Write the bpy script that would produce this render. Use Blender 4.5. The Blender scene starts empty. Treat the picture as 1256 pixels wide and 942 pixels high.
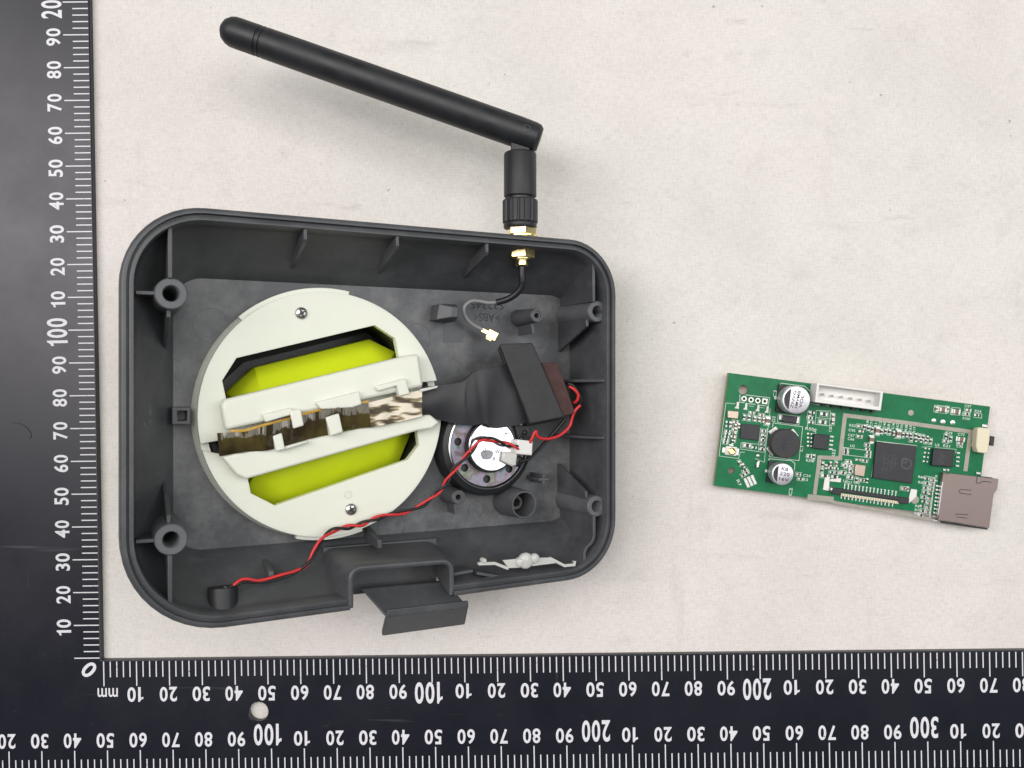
import bpy, math, random
from mathutils import Vector, Matrix
from mathutils.geometry import tessellate_polygon
random.seed(7)
PI = math.pi
MM = 0.001
scene = bpy.context.scene
COL = scene.collection

# ------------------------------------------------------------------ camera
FPX, CAMZ = 1085.0, 272.0            # focal length in photo pixels, camera height in mm
cam_d = bpy.data.cameras.new('camera')
cam = bpy.data.objects.new('camera', cam_d)
COL.objects.link(cam)
cam.location = (0, 0, CAMZ * MM)
cam.rotation_euler = (0, 0, 0)
cam_d.sensor_width = 36
cam_d.lens = 36 * FPX / 1256
cam_d.clip_start = 0.005
cam_d.clip_end = 50
scene.camera = cam

# ------------------------------------------------------------------ light
world = bpy.data.worlds.new('World')
scene.world = world
world.use_nodes = True
bg = world.node_tree.nodes['Background']
bg.inputs[0].default_value = (0.93, 0.96, 1.0, 1)
bg.inputs[1].default_value = 0.09

def area(name, loc, target, sx, sy, power, colour):
    d = bpy.data.lights.new(name, 'AREA')
    d.shape = 'RECTANGLE'
    d.size, d.size_y = sx, sy
    d.energy = power
    d.color = colour
    o = bpy.data.objects.new(name, d)
    COL.objects.link(o)
    o.location = loc
    o.rotation_euler = (Vector(target) - Vector(loc)).to_track_quat('-Z', 'Y').to_euler()
    return o

area('ceiling_lamp_left', (-1.05, 0.36, 1.70), (0, 0, 0), 0.7, 1.5, 21.5, (1.0, 0.95, 0.96))
area('ceiling_lamp_overhead', (0.20, 0.42, 1.70), (0.05, 0.05, 0), 1.5, 1.0, 16.5, (1.0, 0.985, 0.95))
area('window_light_right', (1.32, 0.26, 1.12), (0, 0, 0.02), 0.9, 1.0, 8.5, (0.97, 0.985, 1.0))

vs = scene.view_settings
vs.view_transform = 'Standard'
vs.look = 'None'
vs.exposure = 0.06
vs.gamma = 1
scene.render.engine = 'CYCLES'

# ------------------------------------------------------------------ materials
def mat(name, col, rough=0.5, metal=0.0, spec=0.5, var=0.0, vscale=300, bump=0.0, bscale=3000, rvar=0.0,
        trans=0.0, coat=0.0, sss=0.0, bdist=0.00005, alpha=1.0, col2=None):
    m = bpy.data.materials.new(name)
    m.use_nodes = True
    nt = m.node_tree
    b = nt.nodes['Principled BSDF']
    b.inputs['Base Color'].default_value = (*col, 1)
    b.inputs['Roughness'].default_value = rough
    b.inputs['Metallic'].default_value = metal
    b.inputs['Specular IOR Level'].default_value = spec
    b.inputs['Transmission Weight'].default_value = trans
    b.inputs['Coat Weight'].default_value = coat
    b.inputs['Alpha'].default_value = alpha
    if sss:
        b.inputs['Subsurface Weight'].default_value = sss
        b.inputs['Subsurface Radius'].default_value = (0.002, 0.002, 0.0015)
        b.inputs['Subsurface Scale'].default_value = 1.0
    tc = nt.nodes.new('ShaderNodeTexCoord')
    if var or rvar or col2:
        n = nt.nodes.new('ShaderNodeTexNoise')
        n.inputs['Scale'].default_value = vscale
        n.inputs['Detail'].default_value = 5
        n.inputs['Roughness'].default_value = 0.6
        nt.links.new(tc.outputs['Object'], n.inputs['Vector'])
        if var or col2:
            r = nt.nodes.new('ShaderNodeValToRGB')
            r.color_ramp.elements[0].position = 0.3
            r.color_ramp.elements[1].position = 0.7
            c2 = col2 or tuple(c * (1 + var) for c in col)
            c1 = col if col2 else tuple(c * (1 - var) for c in col)
            r.color_ramp.elements[0].color = (*c1, 1)
            r.color_ramp.elements[1].color = (*c2, 1)
            nt.links.new(n.outputs['Fac'], r.inputs['Fac'])
            nt.links.new(r.outputs['Color'], b.inputs['Base Color'])
        if rvar:
            mr = nt.nodes.new('ShaderNodeMapRange')
            mr.inputs['From Min'].default_value = 0.3
            mr.inputs['From Max'].default_value = 0.7
            mr.inputs['To Min'].default_value = max(0, rough - rvar)
            mr.inputs['To Max'].default_value = rough + rvar
            nt.links.new(n.outputs['Fac'], mr.inputs['Value'])
            nt.links.new(mr.outputs['Result'], b.inputs['Roughness'])
    if bump:
        n2 = nt.nodes.new('ShaderNodeTexNoise')
        n2.inputs['Scale'].default_value = bscale
        n2.inputs['Detail'].default_value = 3
        nt.links.new(tc.outputs['Object'], n2.inputs['Vector'])
        bp = nt.nodes.new('ShaderNodeBump')
        bp.inputs['Strength'].default_value = bump
        bp.inputs['Distance'].default_value = bdist
        nt.links.new(n2.outputs['Fac'], bp.inputs['Height'])
        nt.links.new(bp.outputs['Normal'], b.inputs['Normal'])
    return m

def nodes_of(m):
    nt = m.node_tree
    return nt, nt.nodes['Principled BSDF'], nt.nodes.new, nt.links.new

def mathn(nt, op, a, b=None, clamp=False):
    n = nt.nodes.new('ShaderNodeMath'); n.operation = op; n.use_clamp = clamp
    for i, v in enumerate((a, b)):
        if v is None: continue
        if isinstance(v, (int, float)): n.inputs[i].default_value = v
        else: nt.links.new(v, n.inputs[i])
    return n.outputs[0]

def noise(nt, vec, scale, detail=4, stretch=None, rough=0.55):
    n = nt.nodes.new('ShaderNodeTexNoise')
    n.inputs['Scale'].default_value = scale
    n.inputs['Detail'].default_value = detail
    n.inputs['Roughness'].default_value = rough
    if stretch:
        mp = nt.nodes.new('ShaderNodeMapping')
        mp.inputs['Scale'].default_value = stretch
        nt.links.new(vec, mp.inputs['Vector']); vec = mp.outputs[0]
    nt.links.new(vec, n.inputs['Vector'])
    return n.outputs['Fac']

def ramp(nt, fac, stops):
    r = nt.nodes.new('ShaderNodeValToRGB')
    els = r.color_ramp.elements
    while len(els) < len(stops): els.new(0.5)
    for e, (p, c) in zip(els, stops):
        e.position = p; e.color = (*c, 1)
    nt.links.new(fac, r.inputs['Fac'])
    return r.outputs['Color']

def mixc(nt, fac, a, b, mode='MIX'):
    n = nt.nodes.new('ShaderNodeMix'); n.data_type = 'RGBA'; n.blend_type = mode
    if isinstance(fac, (int, float)): n.inputs[0].default_value = fac
    else: nt.links.new(fac, n.inputs[0])
    for i, v in ((6, a), (7, b)):
        if isinstance(v, tuple): n.inputs[i].default_value = (*v, 1)
        else: nt.links.new(v, n.inputs[i])
    return n.outputs[2]

def bumpn(nt, h, strength, dist):
    bp = nt.nodes.new('ShaderNodeBump')
    bp.inputs['Strength'].default_value = strength
    bp.inputs['Distance'].default_value = dist
    nt.links.new(h, bp.inputs['Height'])
    return bp.outputs['Normal']

def cloth_mat():
    m = mat('worn_white_cloth', (0.8, 0.77, 0.73), rough=0.85, spec=0.2)
    nt, b, N, K = nodes_of(m)
    v = N('ShaderNodeTexCoord').outputs['Object']
    base = ramp(nt, noise(nt, v, 6, 3), [(0.35, (0.775, 0.76, 0.705)), (0.65, (0.795, 0.74, 0.71))])
    st = noise(nt, v, 16, 7, rough=0.68)
    c = mixc(nt, ramp(nt, st, [(0.42, (0, 0, 0)), (0.74, (0.5, 0.5, 0.5))]), base, (0.61, 0.585, 0.535))
    st2 = noise(nt, v, 95, 6, rough=0.72)
    c = mixc(nt, ramp(nt, st2, [(0.54, (0, 0, 0)), (0.80, (0.45, 0.45, 0.45))]), c, (0.56, 0.53, 0.48))
    wv = N('ShaderNodeMapping'); wv.inputs['Rotation'].default_value = (0, 0, 0.9); wv.inputs['Scale'].default_value = (1, 5, 1)
    K(v, wv.inputs['Vector'])
    sm = noise(nt, wv.outputs[0], 34, 5, rough=0.62)
    c = mixc(nt, ramp(nt, sm, [(0.64, (0, 0, 0)), (0.74, (0.42, 0.42, 0.42))]), c, (0.50, 0.47, 0.42))
    sp = noise(nt, v, 330, 2)
    c = mixc(nt, ramp(nt, sp, [(0.74, (0, 0, 0)), (0.77, (0.7, 0.7, 0.7))]), c, (0.34, 0.31, 0.28))
    cr = noise(nt, v, 9, 4, (6, 1, 1), .6); cr2 = noise(nt, v, 13, 4, (1, 5, 1), .6)
    c = mixc(nt, ramp(nt, mathn(nt, 'MAXIMUM', cr, cr2), [(0.62, (0, 0, 0)), (0.74, (0.35, 0.35, 0.35))]), c, (0.52, 0.49, 0.45))
    fb = noise(nt, v, 1100, 3, (1, .45, 1), .7)
    c = mixc(nt, ramp(nt, fb, [(0.58, (0, 0, 0)), (0.75, (0.5, 0.5, 0.5))]), c, (0.56, 0.53, 0.49))
    wx = noise(nt, v, 2300, 2, (1, 0.22, 1))
    wy = noise(nt, v, 2300, 2, (0.16, 1, 1))
    w = mathn(nt, 'ADD', wx, wy)
    c = mixc(nt, 0.6, c, ramp(nt, mathn(nt, 'MULTIPLY', w, 0.5), [(0.36, (0.80, 0.80, 0.79)), (0.58, (1, 1, 1))]), 'MULTIPLY')
    K(c, b.inputs['Base Color'])
    h = mathn(nt, 'ADD', mathn(nt, 'MULTIPLY', w, 0.35), mathn(nt, 'MULTIPLY', noise(nt, v, 18, 3), 3.0))
    K(bumpn(nt, h, 0.5, 0.0003), b.inputs['Normal'])
    return m

def ruler_mat():
    m = mat('black_anodised_metal', (0.012, 0.013, 0.018), rough=0.42, spec=0.5)
    nt, b, N, K = nodes_of(m)
    v = N('ShaderNodeTexCoord').outputs['Object']
    dust = noise(nt, v, 420, 6, rough=0.75)
    c = mixc(nt, ramp(nt, dust, [(0.60, (0, 0, 0)), (0.80, (0.5, 0.5, 0.5))]), (0.0040, 0.0052, 0.0125), (0.06, 0.06, 0.065))
    scr = noise(nt, v, 330, 2, (1, 0.05, 1))
    scr2 = noise(nt, v, 300, 2, (0.06, 1, 1))
    s = mathn(nt, 'MAXIMUM', scr, scr2)
    c = mixc(nt, ramp(nt, s, [(0.72, (0, 0, 0)), (0.80, (0.5, 0.5, 0.5))]), c, (0.10, 0.10, 0.105))
    K(c, b.inputs['Base Color'])
    mr = N('ShaderNodeMapRange'); mr.inputs['From Min'].default_value = 0.3; mr.inputs['From Max'].default_value = 0.7
    mr.inputs['To Min'].default_value = 0.30; mr.inputs['To Max'].default_value = 0.40
    K(noise(nt, v, 35, 6, rough=0.7), mr.inputs['Value']); K(mr.outputs[0], b.inputs['Roughness'])
    K(bumpn(nt, noise(nt, v, 2600, 3), 0.25, 0.00003), b.inputs['Normal'])
    return m

def print_mat():
    m = mat('white_print', (0.72, 0.72, 0.74), rough=0.55)
    nt, b, N, K = nodes_of(m)
    v = N('ShaderNodeTexCoord').outputs['Object']
    g = N('ShaderNodeNewGeometry').outputs['Position']
    wear = noise(nt, g, 900, 4, rough=0.7)
    c = mixc(nt, ramp(nt, wear, [(0.63, (0, 0, 0)), (0.72, (1, 1, 1))]), (0.74, 0.74, 0.77), (0.08, 0.08, 0.09))
    K(c, b.inputs['Base Color'])
    return m

def abs_mat(name, col, rub=0.03, rough=0.42):
    m = mat(name, col, rough=rough, spec=0.45)
    nt, b, N, K = nodes_of(m)
    v = N('ShaderNodeTexCoord').outputs['Object']
    sc = noise(nt, v, 45, 7, rough=0.72)
    hi = tuple(c + rub for c in col)
    c = mixc(nt, ramp(nt, sc, [(0.45, (0, 0, 0)), (0.75, (1, 1, 1))]), col, hi)
    s1 = noise(nt, v, 110, 4, (1, .16, 1), .7); s2 = noise(nt, v, 120, 4, (.16, 1, 1), .7)
    c = mixc(nt, ramp(nt, mathn(nt, 'MAXIMUM', s1, s2), [(0.62, (0, 0, 0)), (0.78, (0.8, 0.8, 0.8))]), c, tuple(x + 0.05 for x in col))
    fl = noise(nt, v, 900, 3)
    c = mixc(nt, ramp(nt, fl, [(0.70, (0, 0, 0)), (0.80, (0.6, 0.6, 0.6))]), c, tuple(x + 0.08 for x in col))
    K(c, b.inputs['Base Color'])
    mr = N('ShaderNodeMapRange'); mr.inputs['From Min'].default_value = 0.3; mr.inputs['From Max'].default_value = 0.7
    mr.inputs['To Min'].default_value = rough - 0.06; mr.inputs['To Max'].default_value = rough + 0.12
    K(sc, mr.inputs['Value']); K(mr.outputs[0], b.inputs['Roughness'])
    K(bumpn(nt, noise(nt, v, 3500, 2), 0.22, 0.00004), b.inputs['Normal'])
    return m

M = {}
M['cloth'] = cloth_mat()
M['ruler'] = ruler_mat()
M['print'] = print_mat()
M['abs'] = abs_mat('grey_abs_plastic', (0.061, 0.064, 0.069), 0.05, 0.38)
M['abs_in'] = abs_mat('rubbed_grey_abs', (0.070, 0.073, 0.078), 0.15, 0.40)
M['abs_lit_worn'] = abs_mat('lit_worn_grey_abs', (0.105, 0.110, 0.117), 0.05, 0.45)  # paler post plastic: lit ring edges and moulding wear in one tone
M['abs_text'] = mat('moulded_mark', (0.022, 0.023, 0.026), 0.6)
M['black'] = mat('black_plastic', (0.013, 0.014, 0.016), 0.42, bump=0.2, bscale=2500, var=0.2, vscale=200)
M['rubber'] = mat('black_rubber', (0.016, 0.0175, 0.020), 0.48, bump=0.3, bscale=3000, var=0.25, vscale=150, rvar=0.08)
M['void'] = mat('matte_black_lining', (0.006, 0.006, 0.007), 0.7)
M['white'] = mat('milky_white_nylon', (0.79, 0.81, 0.70), 0.38, sss=0.35, var=0.025, vscale=60, bump=0.12, bscale=700)
M['white2'] = mat('white_plastic', (0.80, 0.79, 0.76), 0.45, var=0.03, vscale=200, bump=0.1, bscale=900)
M['yellow'] = mat('lime_yellow_plastic', (0.74, 0.88, 0.020), 0.42, var=0.05, vscale=50, bump=0.12, bscale=900)
M['steel'] = mat('steel', (0.56, 0.55, 0.53), 0.28, 1.0, bump=0.3, bscale=1500, rvar=0.1)
M['tin'] = mat('bright_tin', (0.62, 0.62, 0.60), 0.38, 1.0, bump=0.6, bscale=1400)
M['brass'] = mat('gold_plated_brass', (0.95, 0.78, 0.38), 0.22, 1.0, rvar=0.08)
M['red'] = mat('red_insulation', (0.62, 0.028, 0.030), 0.38, var=0.12, vscale=300)
M['blackwire'] = mat('black_insulation', (0.012, 0.011, 0.011), 0.38)
M['greywire'] = mat('grey_insulation', (0.22, 0.22, 0.225), 0.4)
M['fabric'] = mat('black_sleeve_tape', (0.022, 0.023, 0.026), 0.48, bump=0.4, bscale=1800, var=0.2, vscale=90, rvar=0.1)
M['brown'] = mat('brown_foam', (0.075, 0.035, 0.032), 0.75, bump=0.5, bscale=1500, var=0.2, vscale=400)
M['magnet'] = mat('polished_nickel', (0.86, 0.86, 0.87), 0.20, 1.0, rvar=0.05)
M['silver'] = mat('silver_line', (0.8, 0.8, 0.8), 0.2, 1.0)
def film_mat():
    m = mat('brown_polyimide', (0.050, 0.040, 0.012), rough=0.10, spec=0.5)
    nt, b, N, K = nodes_of(m)
    v = N('ShaderNodeTexCoord').outputs['Object']
    mp = N('ShaderNodeMapping'); mp.inputs['Rotation'].default_value = (0, 0, math.radians(-12)); mp.inputs['Scale'].default_value = (1, 0.22, 1)
    K(v, mp.inputs['Vector'])
    K(ramp(nt, noise(nt, v, 130, 3), [(0.35, (0.030, 0.022, 0.010)), (0.65, (0.085, 0.066, 0.020))]), b.inputs['Base Color'])
    h = mathn(nt, 'ADD', noise(nt, mp.outputs[0], 330, 1), mathn(nt, 'MULTIPLY', noise(nt, v, 150, 1), 0.6))
    K(bumpn(nt, h, 0.9, 0.0011), b.inputs['Normal'])
    return m
M['kapton'] = film_mat()
M['amber'] = mat('amber_adhesive', (0.62, 0.36, 0.03), 0.3, var=0.15, vscale=300)
M['clear'] = mat('clear_plastic', (0.74, 0.74, 0.70), 0.22, trans=0.25, spec=0.5)
M['pcb'] = mat('green_solder_mask', (0.004, 0.158, 0.058), 0.34, spec=0.25, var=0.16, vscale=330, bump=0.12, bscale=1800)
M['fr4'] = mat('board_edge', (0.30, 0.27, 0.14), 0.6, var=0.1)
M['silk'] = mat('silkscreen', (0.66, 0.74, 0.66), 0.6)
M['copper'] = mat('tinned_copper_track', (0.36, 0.33, 0.28), 0.45, 0.35, bump=0.4, bscale=2500, var=0.12, vscale=700)
M['chip'] = mat('epoxy_black', (0.022, 0.021, 0.027), 0.46, bump=0.25, bscale=4500, var=0.15, vscale=250)
M['chipmark'] = mat('laser_mark', (0.070, 0.070, 0.076), 0.5)
M['ferrite'] = mat('ferrite', (0.034, 0.034, 0.037), 0.6, bump=0.5, bscale=2500, var=0.15, vscale=300)
M['can'] = mat('brushed_aluminium', (0.66, 0.65, 0.69), 0.42, 0.7, bump=0.25, bscale=2500, rvar=0.08)
M['canmark'] = mat('can_ink', (0.045, 0.042, 0.055), 0.9, spec=0.1)
M['sd'] = mat('nickel_shell', (0.27, 0.215, 0.20), 0.42, 0.7, rvar=0.06, var=0.03, vscale=60, bump=0.12, bscale=1200)
M['cream'] = mat('cream_plastic', (0.78, 0.70, 0.52), 0.45, sss=0.1)
M['xtal'] = mat('crystal_can', (0.50, 0.40, 0.33), 0.35, 0.8)
M['capbrown'] = mat('ceramic_brown', (0.22, 0.14, 0.11), 0.5, var=0.2, vscale=500)
M['resblack'] = mat('resistor_black', (0.02, 0.02, 0.02), 0.4)
M['inkblue'] = mat('blue_ink', (0.010, 0.012, 0.035), 0.5)
M['redink'] = mat('red_stamp', (0.6, 0.10, 0.12), 0.5)
M['reflection'] = mat('grey_reflection', (0.42, 0.43, 0.45), 0.6, col2=(0.24, 0.25, 0.27), vscale=900)
M['scuff'] = mat('rubbed_plastic', (0.24, 0.25, 0.26), 0.6)
M['hair'] = mat('hair', (0.008, 0.007, 0.006), 0.5)

def gloss_tape_mat():  # reflections on the glossy film, painted as cream with dark streaks
    m = mat('painted_gloss_tape', (0.75, 0.68, 0.53), rough=0.3, spec=0.25)
    nt, b, N, K = nodes_of(m)
    v = N('ShaderNodeTexCoord').outputs['Object']
    mp = N('ShaderNodeMapping'); mp.inputs['Rotation'].default_value = (0, 0, math.radians(-38)); mp.inputs['Scale'].default_value = (0.22, 1, 1)
    K(v, mp.inputs['Vector'])
    n = noise(nt, mp.outputs[0], 430, 2)
    c = ramp(nt, n, [(0.54, (0.78, 0.71, 0.57)), (0.58, (0.34, 0.27, 0.15)), (0.63, (0.06, 0.045, 0.02))])
    K(c, b.inputs['Base Color'])
    K(bumpn(nt, noise(nt, v, 220, 2), 0.5, 0.0003), b.inputs['Normal'])
    return m
M['gloss_tape'] = gloss_tape_mat()

def irid_mat():
    # the oil-slick chromate finish of the loudspeaker basket
    m = mat('chromate_ring', (0.5, 0.5, 0.5), rough=0.5, metal=0.6, spec=0.2)
    nt, b, N, K = nodes_of(m)
    v = N('ShaderNodeTexCoord').outputs['Object']
    n = noise(nt, v, 240, 3)
    c = ramp(nt, n, [(0.30, (0.13, 0.16, 0.14)), (0.42, (0.27, 0.32, 0.36)), (0.50, (0.36, 0.30, 0.38)),
                     (0.58, (0.22, 0.19, 0.18)), (0.68, (0.30, 0.35, 0.28))])
    K(c, b.inputs['Base Color'])
    return m
M['irid'] = irid_mat()

# ------------------------------------------------------------------ frames and projection of photo measurements
def ray(px, py):
    return Vector(((px - 628) / FPX, (471 - py) / FPX, -1.0))
CAMP = Vector((0, 0, CAMZ))

def P(px, py, z):                       # world mm point at height z
    return CAMP + ray(px, py) * (CAMZ - z)

TILT = math.radians(26)
Z0 = 36.5
CF = Matrix.Translation((0, 0, Z0)) @ Matrix.Rotation(TILT, 4, 'Y')   # case frame: rim plane is z = 0
CFI = CF.inverted()
def L(px, py, d):                       # case-frame point at depth d below the rim
    o, r = CFI @ CAMP, CFI.to_3x3() @ ray(px, py)
    return o + r * ((-d - o.z) / r.z)
def L2(px, py, d):
    p = L(px, py, d); return (p.x, p.y)

BTOP = 3.6                              # board's upper face above the table
_tl = P(893.4, 457.2, BTOP)
BF = Matrix.Translation(_tl) @ Matrix.Rotation(math.radians(-7.35), 4, 'Z')
BFI = BF.inverted()
def B(px, py, h=0.0):
    p = BFI @ P(px, py, BTOP + h)
    return Vector((p.x, p.y, h))

RZ = 2.4                                # ruler top
_ro = P(127, 807, RZ)
_ra = Vector((math.cos(math.radians(0.62)), math.sin(math.radians(0.62)), 0))
_rb = Vector((-math.sin(math.radians(1.02)), math.cos(math.radians(1.02)), 0))
def RP(a, b, z=RZ):
    p = _ro + _ra * a + _rb * b
    return Vector((p.x, p.y, z))
ID = Matrix.Identity(4)

# ------------------------------------------------------------------ mesh builder
class MB:
    def __init__(s): s.v, s.f, s.m = [], [], []
    def add(s, verts, faces, mi=0):
        o = len(s.v)
        s.v += [Vector(p) for p in verts]
        s.f += [tuple(i + o for i in f) for f in faces]
        s.m += [mi] * len(faces)
        return s
    def loft(s, loops, cap0=True, cap1=True, closed=True, mi=0):
        n = len(loops[0]); vs_ = [p for lp in loops for p in lp]; fs = []
        for k in range(len(loops) - 1):
            for i in range(n if closed else n - 1):
                j = (i + 1) % n
                fs.append((k * n + i, k * n + j, (k + 1) * n + j, (k + 1) * n + i))
        if cap0: fs.append(tuple(range(n - 1, -1, -1)))
        if cap1: fs.append(tuple((len(loops) - 1) * n + i for i in range(n)))
        return s.add(vs_, fs, mi)
    def prism(s, poly, z0, z1, mi=0):
        if area2(poly) < 0: poly = poly[::-1]
        return s.loft([[(p[0], p[1], z0) for p in poly], [(p[0], p[1], z1) for p in poly]], mi=mi)
    def box(s, c, size, rz=0.0, mi=0):
        hx, hy, hz = size[0] / 2, size[1] / 2, size[2] / 2
        ca, sa = math.cos(rz), math.sin(rz)
        lp = lambda z: [(c[0] + x * ca - y * sa, c[1] + x * sa + y * ca, c[2] + z) for x, y in ((-hx, -hy), (hx, -hy), (hx, hy), (-hx, hy))]
        return s.loft([lp(-hz), lp(hz)], mi=mi)
    def lathe(s, prof, org=(0, 0, 0), axis=(0, 0, 1), n=32, closed_ends=True, mi=0, ref=None):
        ax = Vector(axis).normalized()
        u = Vector(ref) if ref else (Vector((1, 0, 0)) if abs(ax.x) < 0.9 else Vector((0, 1, 0)))
        u = (u - ax * u.dot(ax)).normalized(); w = ax.cross(u)
        org = Vector(org)
        loops = []
        for r, h in prof:
            r = max(r, 1e-4)
            loops.append([org + ax * h + (u * math.cos(2 * PI * i / n) + w * math.sin(2 * PI * i / n)) * r for i in range(n)])
        return s.loft(loops, closed_ends, closed_ends, mi=mi)
    def tube(s, path, r, n=10, mi=0):
        pts = [Vector(p) for p in path]
        loops = []; prev = None
        for i, p in enumerate(pts):
            t = (pts[min(i + 1, len(pts) - 1)] - pts[max(i - 1, 0)]).normalized()
            if prev is None:
                a = Vector((0, 0, 1)) if abs(t.z) < 0.9 else Vector((1, 0, 0))
                prev = (a - t * a.dot(t)).normalized()
            prev = (prev - t * prev.dot(t)).normalized()
            w = t.cross(prev)
            rr = r[i] if isinstance(r, (list, tuple)) else r
            loops.append([p + (prev * math.cos(2 * PI * k / n) + w * math.sin(2 * PI * k / n)) * rr for k in range(n)])
        return s.loft(loops, mi=mi)
    def plate(s, outer, holes, z0, z1, mi=0):
        loops = [outer] + list(holes)
        if area2(loops[0]) < 0: loops[0] = loops[0][::-1]
        for i in range(1, len(loops)):
            if area2(loops[i]) > 0: loops[i] = loops[i][::-1]
        flat = [p for lp in loops for p in lp]; n = len(flat)
        tris = tessellate_polygon([[Vector((p[0], p[1], 0)) for p in lp] for lp in loops])
        vs_ = [(p[0], p[1], z1) for p in flat] + [(p[0], p[1], z0) for p in flat]
        fs = []
        for t in tris:
            a, b, c = [Vector(flat[i]).to_2d() if len(flat[i]) > 2 else Vector(flat[i]) for i in t]
            t = tuple(t) if (b - a).cross(c - a) > 0 else tuple(reversed(t))
            fs += [t, tuple(n + i for i in reversed(t))]
        o = 0
        for lp in loops:
            k = len(lp)
            for i in range(k):
                j = (i + 1) % k
                fs.append((o + j, o + i, n + o + i, n + o + j))
            o += k
        return s.add(vs_, fs, mi)
    def wall(s, path, th, z0, z1, mi=0):     # thin upright wall along an open path in plan
        pts = [Vector((p[0], p[1])) for p in path]; l, r = [], []
        for i, p in enumerate(pts):
            t = (pts[min(i + 1, len(pts) - 1)] - pts[max(i - 1, 0)]).normalized()
            nrm = Vector((-t.y, t.x)) * th / 2
            l.append(p + nrm); r.append(p - nrm)
        return s.prism([tuple(p) for p in l] + [tuple(p) for p in reversed(r)], z0, z1, mi)

def area2(p):
    return sum(p[i][0] * p[(i + 1) % len(p)][1] - p[(i + 1) % len(p)][0] * p[i][1] for i in range(len(p)))

def catmull(pts, k=8):
    pts = [Vector(p) for p in pts]; out = []
    for i in range(len(pts) - 1):
        p0, p1, p2, p3 = pts[max(i - 1, 0)], pts[i], pts[i + 1], pts[min(i + 2, len(pts) - 1)]
        for j in range(k):
            t = j / k
            out.append(0.5 * ((2 * p1) + (p2 - p0) * t + (2 * p0 - 5 * p1 + 4 * p2 - p3) * t * t + (3 * p1 - p0 - 3 * p2 + p3) * t ** 3))
    out.append(pts[-1])
    return out

def circle(c, r, n=40, a0=0.0, a1=2 * PI):
    full = abs(a1 - a0 - 2 * PI) < 1e-6
    m = n if full else n + 1
    return [(c[0] + r * math.cos(a0 + (a1 - a0) * i / n), c[1] + r * math.sin(a0 + (a1 - a0) * i / n)) for i in range(m)]

def make_mesh(name, mb, base, smooth=35):
    me = bpy.data.meshes.new(name)
    me.from_pydata([tuple((p - base) * MM) for p in mb.v], [], mb.f)
    for p, mi in zip(me.polygons, mb.m):
        p.material_index = mi; p.use_smooth = smooth > 0
    me.validate(); me.update()
    if smooth > 0: me.set_sharp_from_angle(angle=math.radians(smooth))
    return me

_text_cache = {}
def digit_mesh(s, bold):
    vs_, fs, x = [], [], 0.0
    for ch in s:
        if ch == '1':
            p = [(.24, 0), (.44, 0), (.44, 1), (.31, 1), (.27, .92), (.17, .835), (.04, .80), (.04, .655), (.24, .71)]
            w = .50; f = [(0, 1, 2, 3, 4, 5, 6, 7, 8)]
        else:
            me, w = text_mesh(ch, bold, True)
            p = [(v.co.x + w / 2, v.co.y) for v in me.vertices]; f = [tuple(q.vertices) for q in me.polygons]
        o = len(vs_); vs_ += [(x + a, b, 0) for a, b in p]; fs += [tuple(o + i for i in q) for q in f]
        x += w + .13
    x -= .13
    me = bpy.data.meshes.new('lettering'); me.from_pydata([(a - x / 2, b, 0) for a, b, _ in vs_], [], fs); me.update()
    return me, x
def text_mesh(s, bold, single=False):
    k = (s, bold)
    if k in _text_cache: return _text_cache[k]
    if s.isdigit() and not single:
        k = (s, bold, 'digits')
        if k not in _text_cache: _text_cache[k] = digit_mesh(s, bold)
        return _text_cache[k]
    cu = bpy.data.curves.new('lettering', 'FONT'); cu.body = s; cu.offset = bold; cu.resolution_u = 4
    cu.space_character = 1.0 + bold * 4
    ob = bpy.data.objects.new('lettering', cu); COL.objects.link(ob)
    dg = bpy.context.evaluated_depsgraph_get(); dg.update()
    me = bpy.data.meshes.new_from_object(ob.evaluated_get(dg), depsgraph=dg)
    bpy.data.objects.remove(ob); bpy.data.curves.remove(cu)
    xs = [v.co.x for v in me.vertices]; ys = [v.co.y for v in me.vertices]
    cx, y0, h = (min(xs) + max(xs)) / 2, min(ys), max(ys) - min(ys)
    for v in me.vertices:
        v.co.x = (v.co.x - cx) / h; v.co.y = (v.co.y - y0) / h; v.co.z = 0
    w = (max(xs) - min(xs)) / h
    me.materials.clear(); me.name = 'lettering'
    _text_cache[k] = (me, w)
    return me, w

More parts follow.
